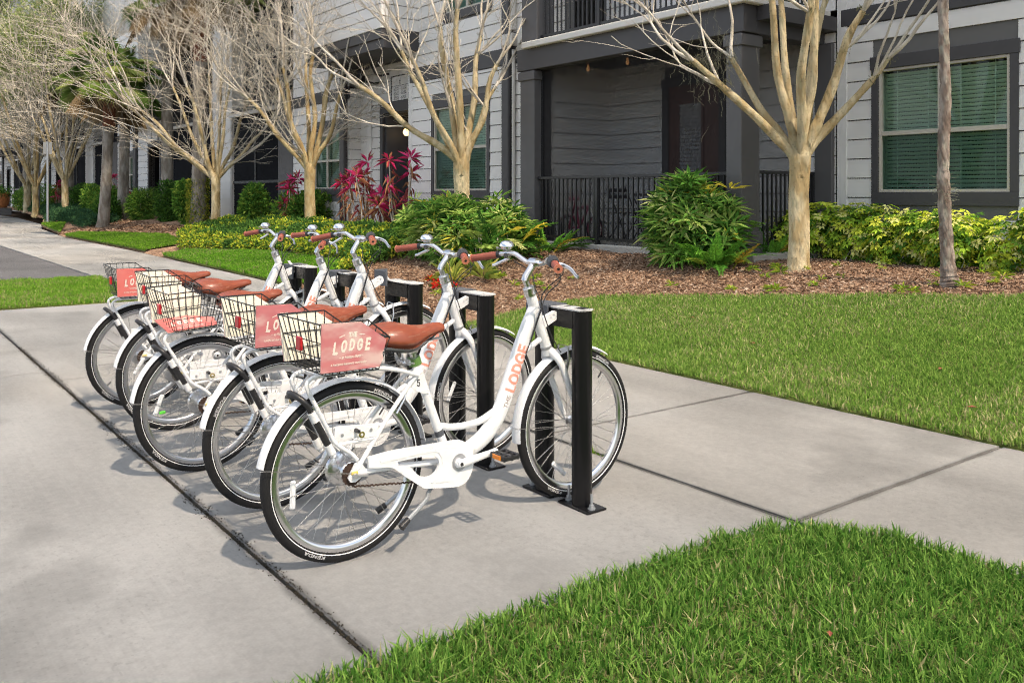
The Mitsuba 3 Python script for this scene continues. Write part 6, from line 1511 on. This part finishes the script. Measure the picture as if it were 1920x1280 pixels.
# bushes along the left of the building
for i, (x, y, rx, h, n, lab) in enumerate([
    (-23.0, 8.85, 0.75, 1.15, 5200, 'leafy green bush right of the fourth bare trunk'), (-20.6, 9.1, 0.95, 0.95, 5200, 'yellow green bush behind the left cordyline'),
    (-27.6, 8.3, 0.75, 1.35, 6000, 'light green bush left of the ivy covered palm'), (-30.2, 8.6, 0.85, 1.35, 6000, 'dark dense bush at the foot of the plain palm'), (-32.8, 8.4, 0.8, 1.1, 5000, 'fine leaved bush between the twin palms and the dark bush'),
    (-34.5, 7.6, 0.7, 0.9, 4000, 'low dark bush behind the leaning palm'), (-37.5, 8.3, 1.0, 1.3, 5200, 'green bush left of the leaning palm'), (-40.5, 8.4, 1.0, 1.35, 5200, 'green bush right of the far brown trunk'), (-45.5, 8.7, 1.2, 1.4, 5000, 'clipped green hedge bush behind the far metal post'), (-51.5, 8.6, 1.3, 1.6, 5000, 'yellow green bush left of the far ochre trunk'), (-58, 8.5, 1.4, 1.6, 5000, 'green bush at the left picture edge')]):
    dark = i in (3, 5, 8)
    rx *= 0.85; h *= 0.84
    shrub(x, y, rx, rx * 0.8, h, n, 0.13 if i != 4 else 0.20, 0.05 if i != 4 else 0.02, GREENS if dark else [((0.05, 0.12, 0.022), 4), ((0.10, 0.19, 0.03), 3), ((0.20, 0.27, 0.05), 1.5)], 130 + i, 'bush', lab, 'bush', 'bushes along the building on the left')

# ---------------------------------------------------------------- palms
M_PALM = mat('palm_trunk', rough=0.9, tex=mikit.proc(bark_tex((0.20, 0.17, 0.14), (0.33, 0.30, 0.26), (0.26, 0.25, 0.20), 0.8)))
M_FIBRE = mat('palm_fibre', (0.17, 0.065, 0.035), rough=0.95)
M_BOOT = mat('palm_boot', (0.27, 0.23, 0.19), rough=0.9)
def palm(x, y, h, rt, seed, label, lean=(0, 0), fibre=True, ivy=False, nf=26, L=1.0):
    r = np.random.default_rng(seed); z0 = float(zt(x, y)); k = thing('palm_tree', label, 'tree', 'cabbage palms before the building')
    t = np.linspace(0, 1, 60)
    P = np.stack([x + lean[0] * t**0.7, y + lean[1] * t**0.7, z0 - 0.05 + h * t], 1)
    put('trunk', tube(P, rt * np.interp(t, [0, 0.05, 0.2, 0.75, 1], [1.3, 1.12, 1.0, 0.92, 0.95]) * (1 + 0.03 * (np.arange(60) % 2)), 16), M_PALM, k, 30)
    top = P[-1]
    if fibre: put('fibre_band', tube(P[38:50], rt * 1.10 * (1 + 0.06 * r.normal(0, 1, 12)), 16), M_FIBRE, k, 30)
    bt = MB()
    for i in range(46):
        q = 0.66 + 0.34 * i / 46; a = i * 2.4 + r.normal(0, 0.15); c = np.array([np.interp(q, t, P[:, j]) for j in range(3)]); d = np.array([math.cos(a), math.sin(a), 0])
        if fibre and q < 0.84: continue
        bt.tube([c + d * rt * 0.8, c + d * rt * 1.35 + [0, 0, 0.12], c + d * rt * 1.75 + [0, 0, 0.26]], [(0.07, 0.03), (0.05, 0.02), (0.035, 0.015)], 5, ref=np.cross(d, [0, 0, 1]))
    put('leaf_boots', bt, M_BOOT, k, smooth=False, kind='stuff')
    fr = MB()
    for i in range(nf):
        a = i * 2.399 + r.normal(0, 0.2); e = r.uniform(-0.85, 1.2); dead = e < -0.45
        d = np.array([math.cos(a) * math.cos(e), math.sin(a) * math.cos(e), math.sin(e)]); pl = L * r.uniform(0.85, 1.25)
        tt = np.linspace(0, 1, 6)[:, None]; Q = top + d * pl * tt + np.array([0, 0, -0.35]) * pl * tt**2
        col = np.array([(0.12, 0.20, 0.05), (0.20, 0.29, 0.07), (0.34, 0.40, 0.13)][int(r.integers(0, 3))]) if not dead else np.array((0.26, 0.19, 0.11))
        fr.add(tube(Q, 0.012, 4, cap=False), col)
        ax_ = norm(Q[-1] - Q[-2]); s = norm(np.cross(ax_, [0, 0, 1.0])); up = np.cross(s, ax_)
        m = 34; th = np.linspace(-2.1, 2.1, m)
        dd = ax_ * np.cos(th)[:, None] + s * np.sin(th)[:, None] + up * (0.25 - 0.2 * np.abs(th)[:, None] / 2.1)
        v, f = leaf_quads(np.repeat(Q[-1:], m, 0), dd, np.repeat(up[None], m, 0) + r.normal(0, 0.1, (m, 3)), L * 0.85 * (1 - 0.10 * np.abs(th)) * r.uniform(0.9, 1.1, m), 0.028, 0.15, 0.25 if not dead else 0.6)
        fr.add((v, f)); fr.c.append(np.repeat(col * r.uniform(0.8, 1.25, (m, 1)), 4, 0))
    put('fronds', fr, M_LEAF, k, smooth=False, kind='stuff')
    if ivy:
        n = 2600; a = r.uniform(0, 6.283, n); zz = z0 + 1.35 * r.uniform(0, 1, n) ** 1.2; rr = rt * r.uniform(1.0, 1.55, n)
        c = np.stack([x + rr * np.cos(a), y + rr * np.sin(a), zz], 1); d = np.stack([np.cos(a), np.sin(a), r.normal(0, 0.5, n)], 1)
        v, f = leaf_quads(c, d + r.normal(0, 0.5, (n, 3)), d + r.normal(0, 0.3, (n, 3)), 0.06 * r.uniform(0.6, 1.3, n), 0.045, 0.15, 0.1)
        put('ivy', (v, f), M_LEAF, k, smooth=False, color=np.repeat(pick(r, [((0.16, 0.20, 0.03), 3), ((0.30, 0.28, 0.04), 2), ((0.07, 0.12, 0.02), 2)], n), 4, 0), kind='stuff')
    return k
palm(-32.3, 6.95, 5.3, 0.17, 81, 'leaning palm with red brown fibre band at the edge of the bed', lean=(0.75, 0.1), nf=30)
palm(-35.0, 8.2, 5.6, 0.19, 82, 'rough barked palm just right of the leaning palm', lean=(0.2, 0.1), fibre=False, nf=30)
palm(-31.0, 8.7, 7.8, 0.19, 83, 'plain grey palm before the far entry', fibre=False, nf=26)
palm(-26.3, 8.25, 7.4, 0.20, 84, 'palm wrapped in yellow ivy beside the fourth bare tree', lean=(0.35, 0.0), ivy=True, nf=26)
palm(-41.0, 9.0, 7.0, 0.2, 85, 'tall palm high in the far left twigs', nf=24, L=0.95, fibre=False)
palm(-47.0, 8.6, 6.6, 0.2, 86, 'farthest palm above the far left bare trees', nf=24, L=0.95, fibre=False)
def broad_tree(x, y, h, seed, label, rad=3.0):
    r = np.random.default_rng(seed); k = thing('broadleaf_tree', label, 'tree'); z0 = 0.4
    put('trunk', tube([(x, y, z0 - 0.1), (x + 0.1, y, z0 + h * 0.3), (x, y + 0.1, z0 + h * 0.55)], [0.25, 0.2, 0.14], 10), M_PALM, k, True)
    n = 16000; lob = r.normal(0, 1, (14, 3)) * [rad * 0.5, rad * 0.5, rad * 0.42] + [x, y, z0 + h * 0.72]
    li = r.integers(0, 14, n); d = norm(r.normal(0, 1, (n, 3))); c = lob[li] + d * (rad * 0.42 * r.uniform(0.3, 1, n) ** 0.4)[:, None]
    for q in range(14): put('limb', tube([(x, y, z0 + h * 0.4), (np.array([x, y, z0 + h * 0.55]) + lob[q]) / 2, lob[q]], [0.09, 0.06, 0.02], 6), M_PALM, k, True)
    v, f = leaf_quads(c, d + r.normal(0, 0.6, (n, 3)), np.array([0, 0, 0.8]) + r.normal(0, 0.5, (n, 3)), 0.24 * r.uniform(0.6, 1.3, n), 0.11, 0.2, 0.1)
    put('crown', (v, f), M_LEAF, k, smooth=False, color=np.repeat(pick(r, [((0.16, 0.20, 0.075), 3), ((0.22, 0.26, 0.11), 3), ((0.30, 0.31, 0.17), 2)], n), 4, 0), kind='stuff')
broad_tree(-47.5, 8.7, 11.0, 87, 'tall pale green tree rising behind the far left palms', 3.4)
broad_tree(-58.0, 8.4, 13.0, 90, 'pale green tree with dark trunk behind the farthest bare trees', 4.0)
broad_tree(-70, 5.5, 13.5, 88, 'second pale green tree closing the view at the far left', 5.0)
broad_tree(-76, 0.5, 12.0, 89, 'pale green tree beyond the left picture edge', 5.0)

# metal posts and the planter at the far left
for x, y, h, lab in ((-40.0, 6.55, 3.3, 'tall grey metal post by the small far patch of grass'), (-49.5, 7.7, 3.4, 'grey metal post farther left, behind the ground cover')):
    k = thing('metal_post', lab, 'post'); z0 = float(zt(x, y))
    put('pole', tube([(x, y, z0 - 0.05), (x - 0.05, y, z0 + h)], 0.045 if x > -45 else 0.055, 8), M_GALV, k)
    put('plate', boxm(x - 0.06, x - 0.045, y - 0.16, y + 0.16, z0 + h - 0.5, z0 + h - 0.02), M_GALV, k, smooth=False)
k = thing('planter', 'round orange clay planter on a dark stand at the left picture edge', 'planter')
x, y = -60.5, 7.3; z0 = 0.25
put('pot', lathe([(0.0005, 0.35), (0.42, 0.35), (0.55, 0.7), (0.58, 1.15), (0.62, 1.2), (0.55, 1.22), (0.5, 1.1), (0.0005, 1.1)], 20, axis='z', c=(x, y, z0)), mat('clay', (0.36, 0.13, 0.045), rough=0.8), k, 35)
put('stand', boxm(x - 0.6, x + 0.6, y - 0.6, y + 0.6, z0 - 0.1, z0 + 0.34, 0.03), M_COL, k, smooth=False)
r = np.random.default_rng(99); n = 700
c = np.array([x, y, z0 + 1.15]) + r.normal(0, 1, (n, 3)) * [0.35, 0.35, 0.2]
v, f = leaf_quads(c, r.normal(0, 1, (n, 3)) + [0, 0, 0.6], r.normal(0, 0.4, (n, 3)) + [0, 0, 1], 0.22, 0.07, 0.2, 0.1)
put('leaves', (v, f), M_LEAF, k, smooth=False, color=np.repeat(pick(r, GREENS, n), 4, 0), kind='stuff')
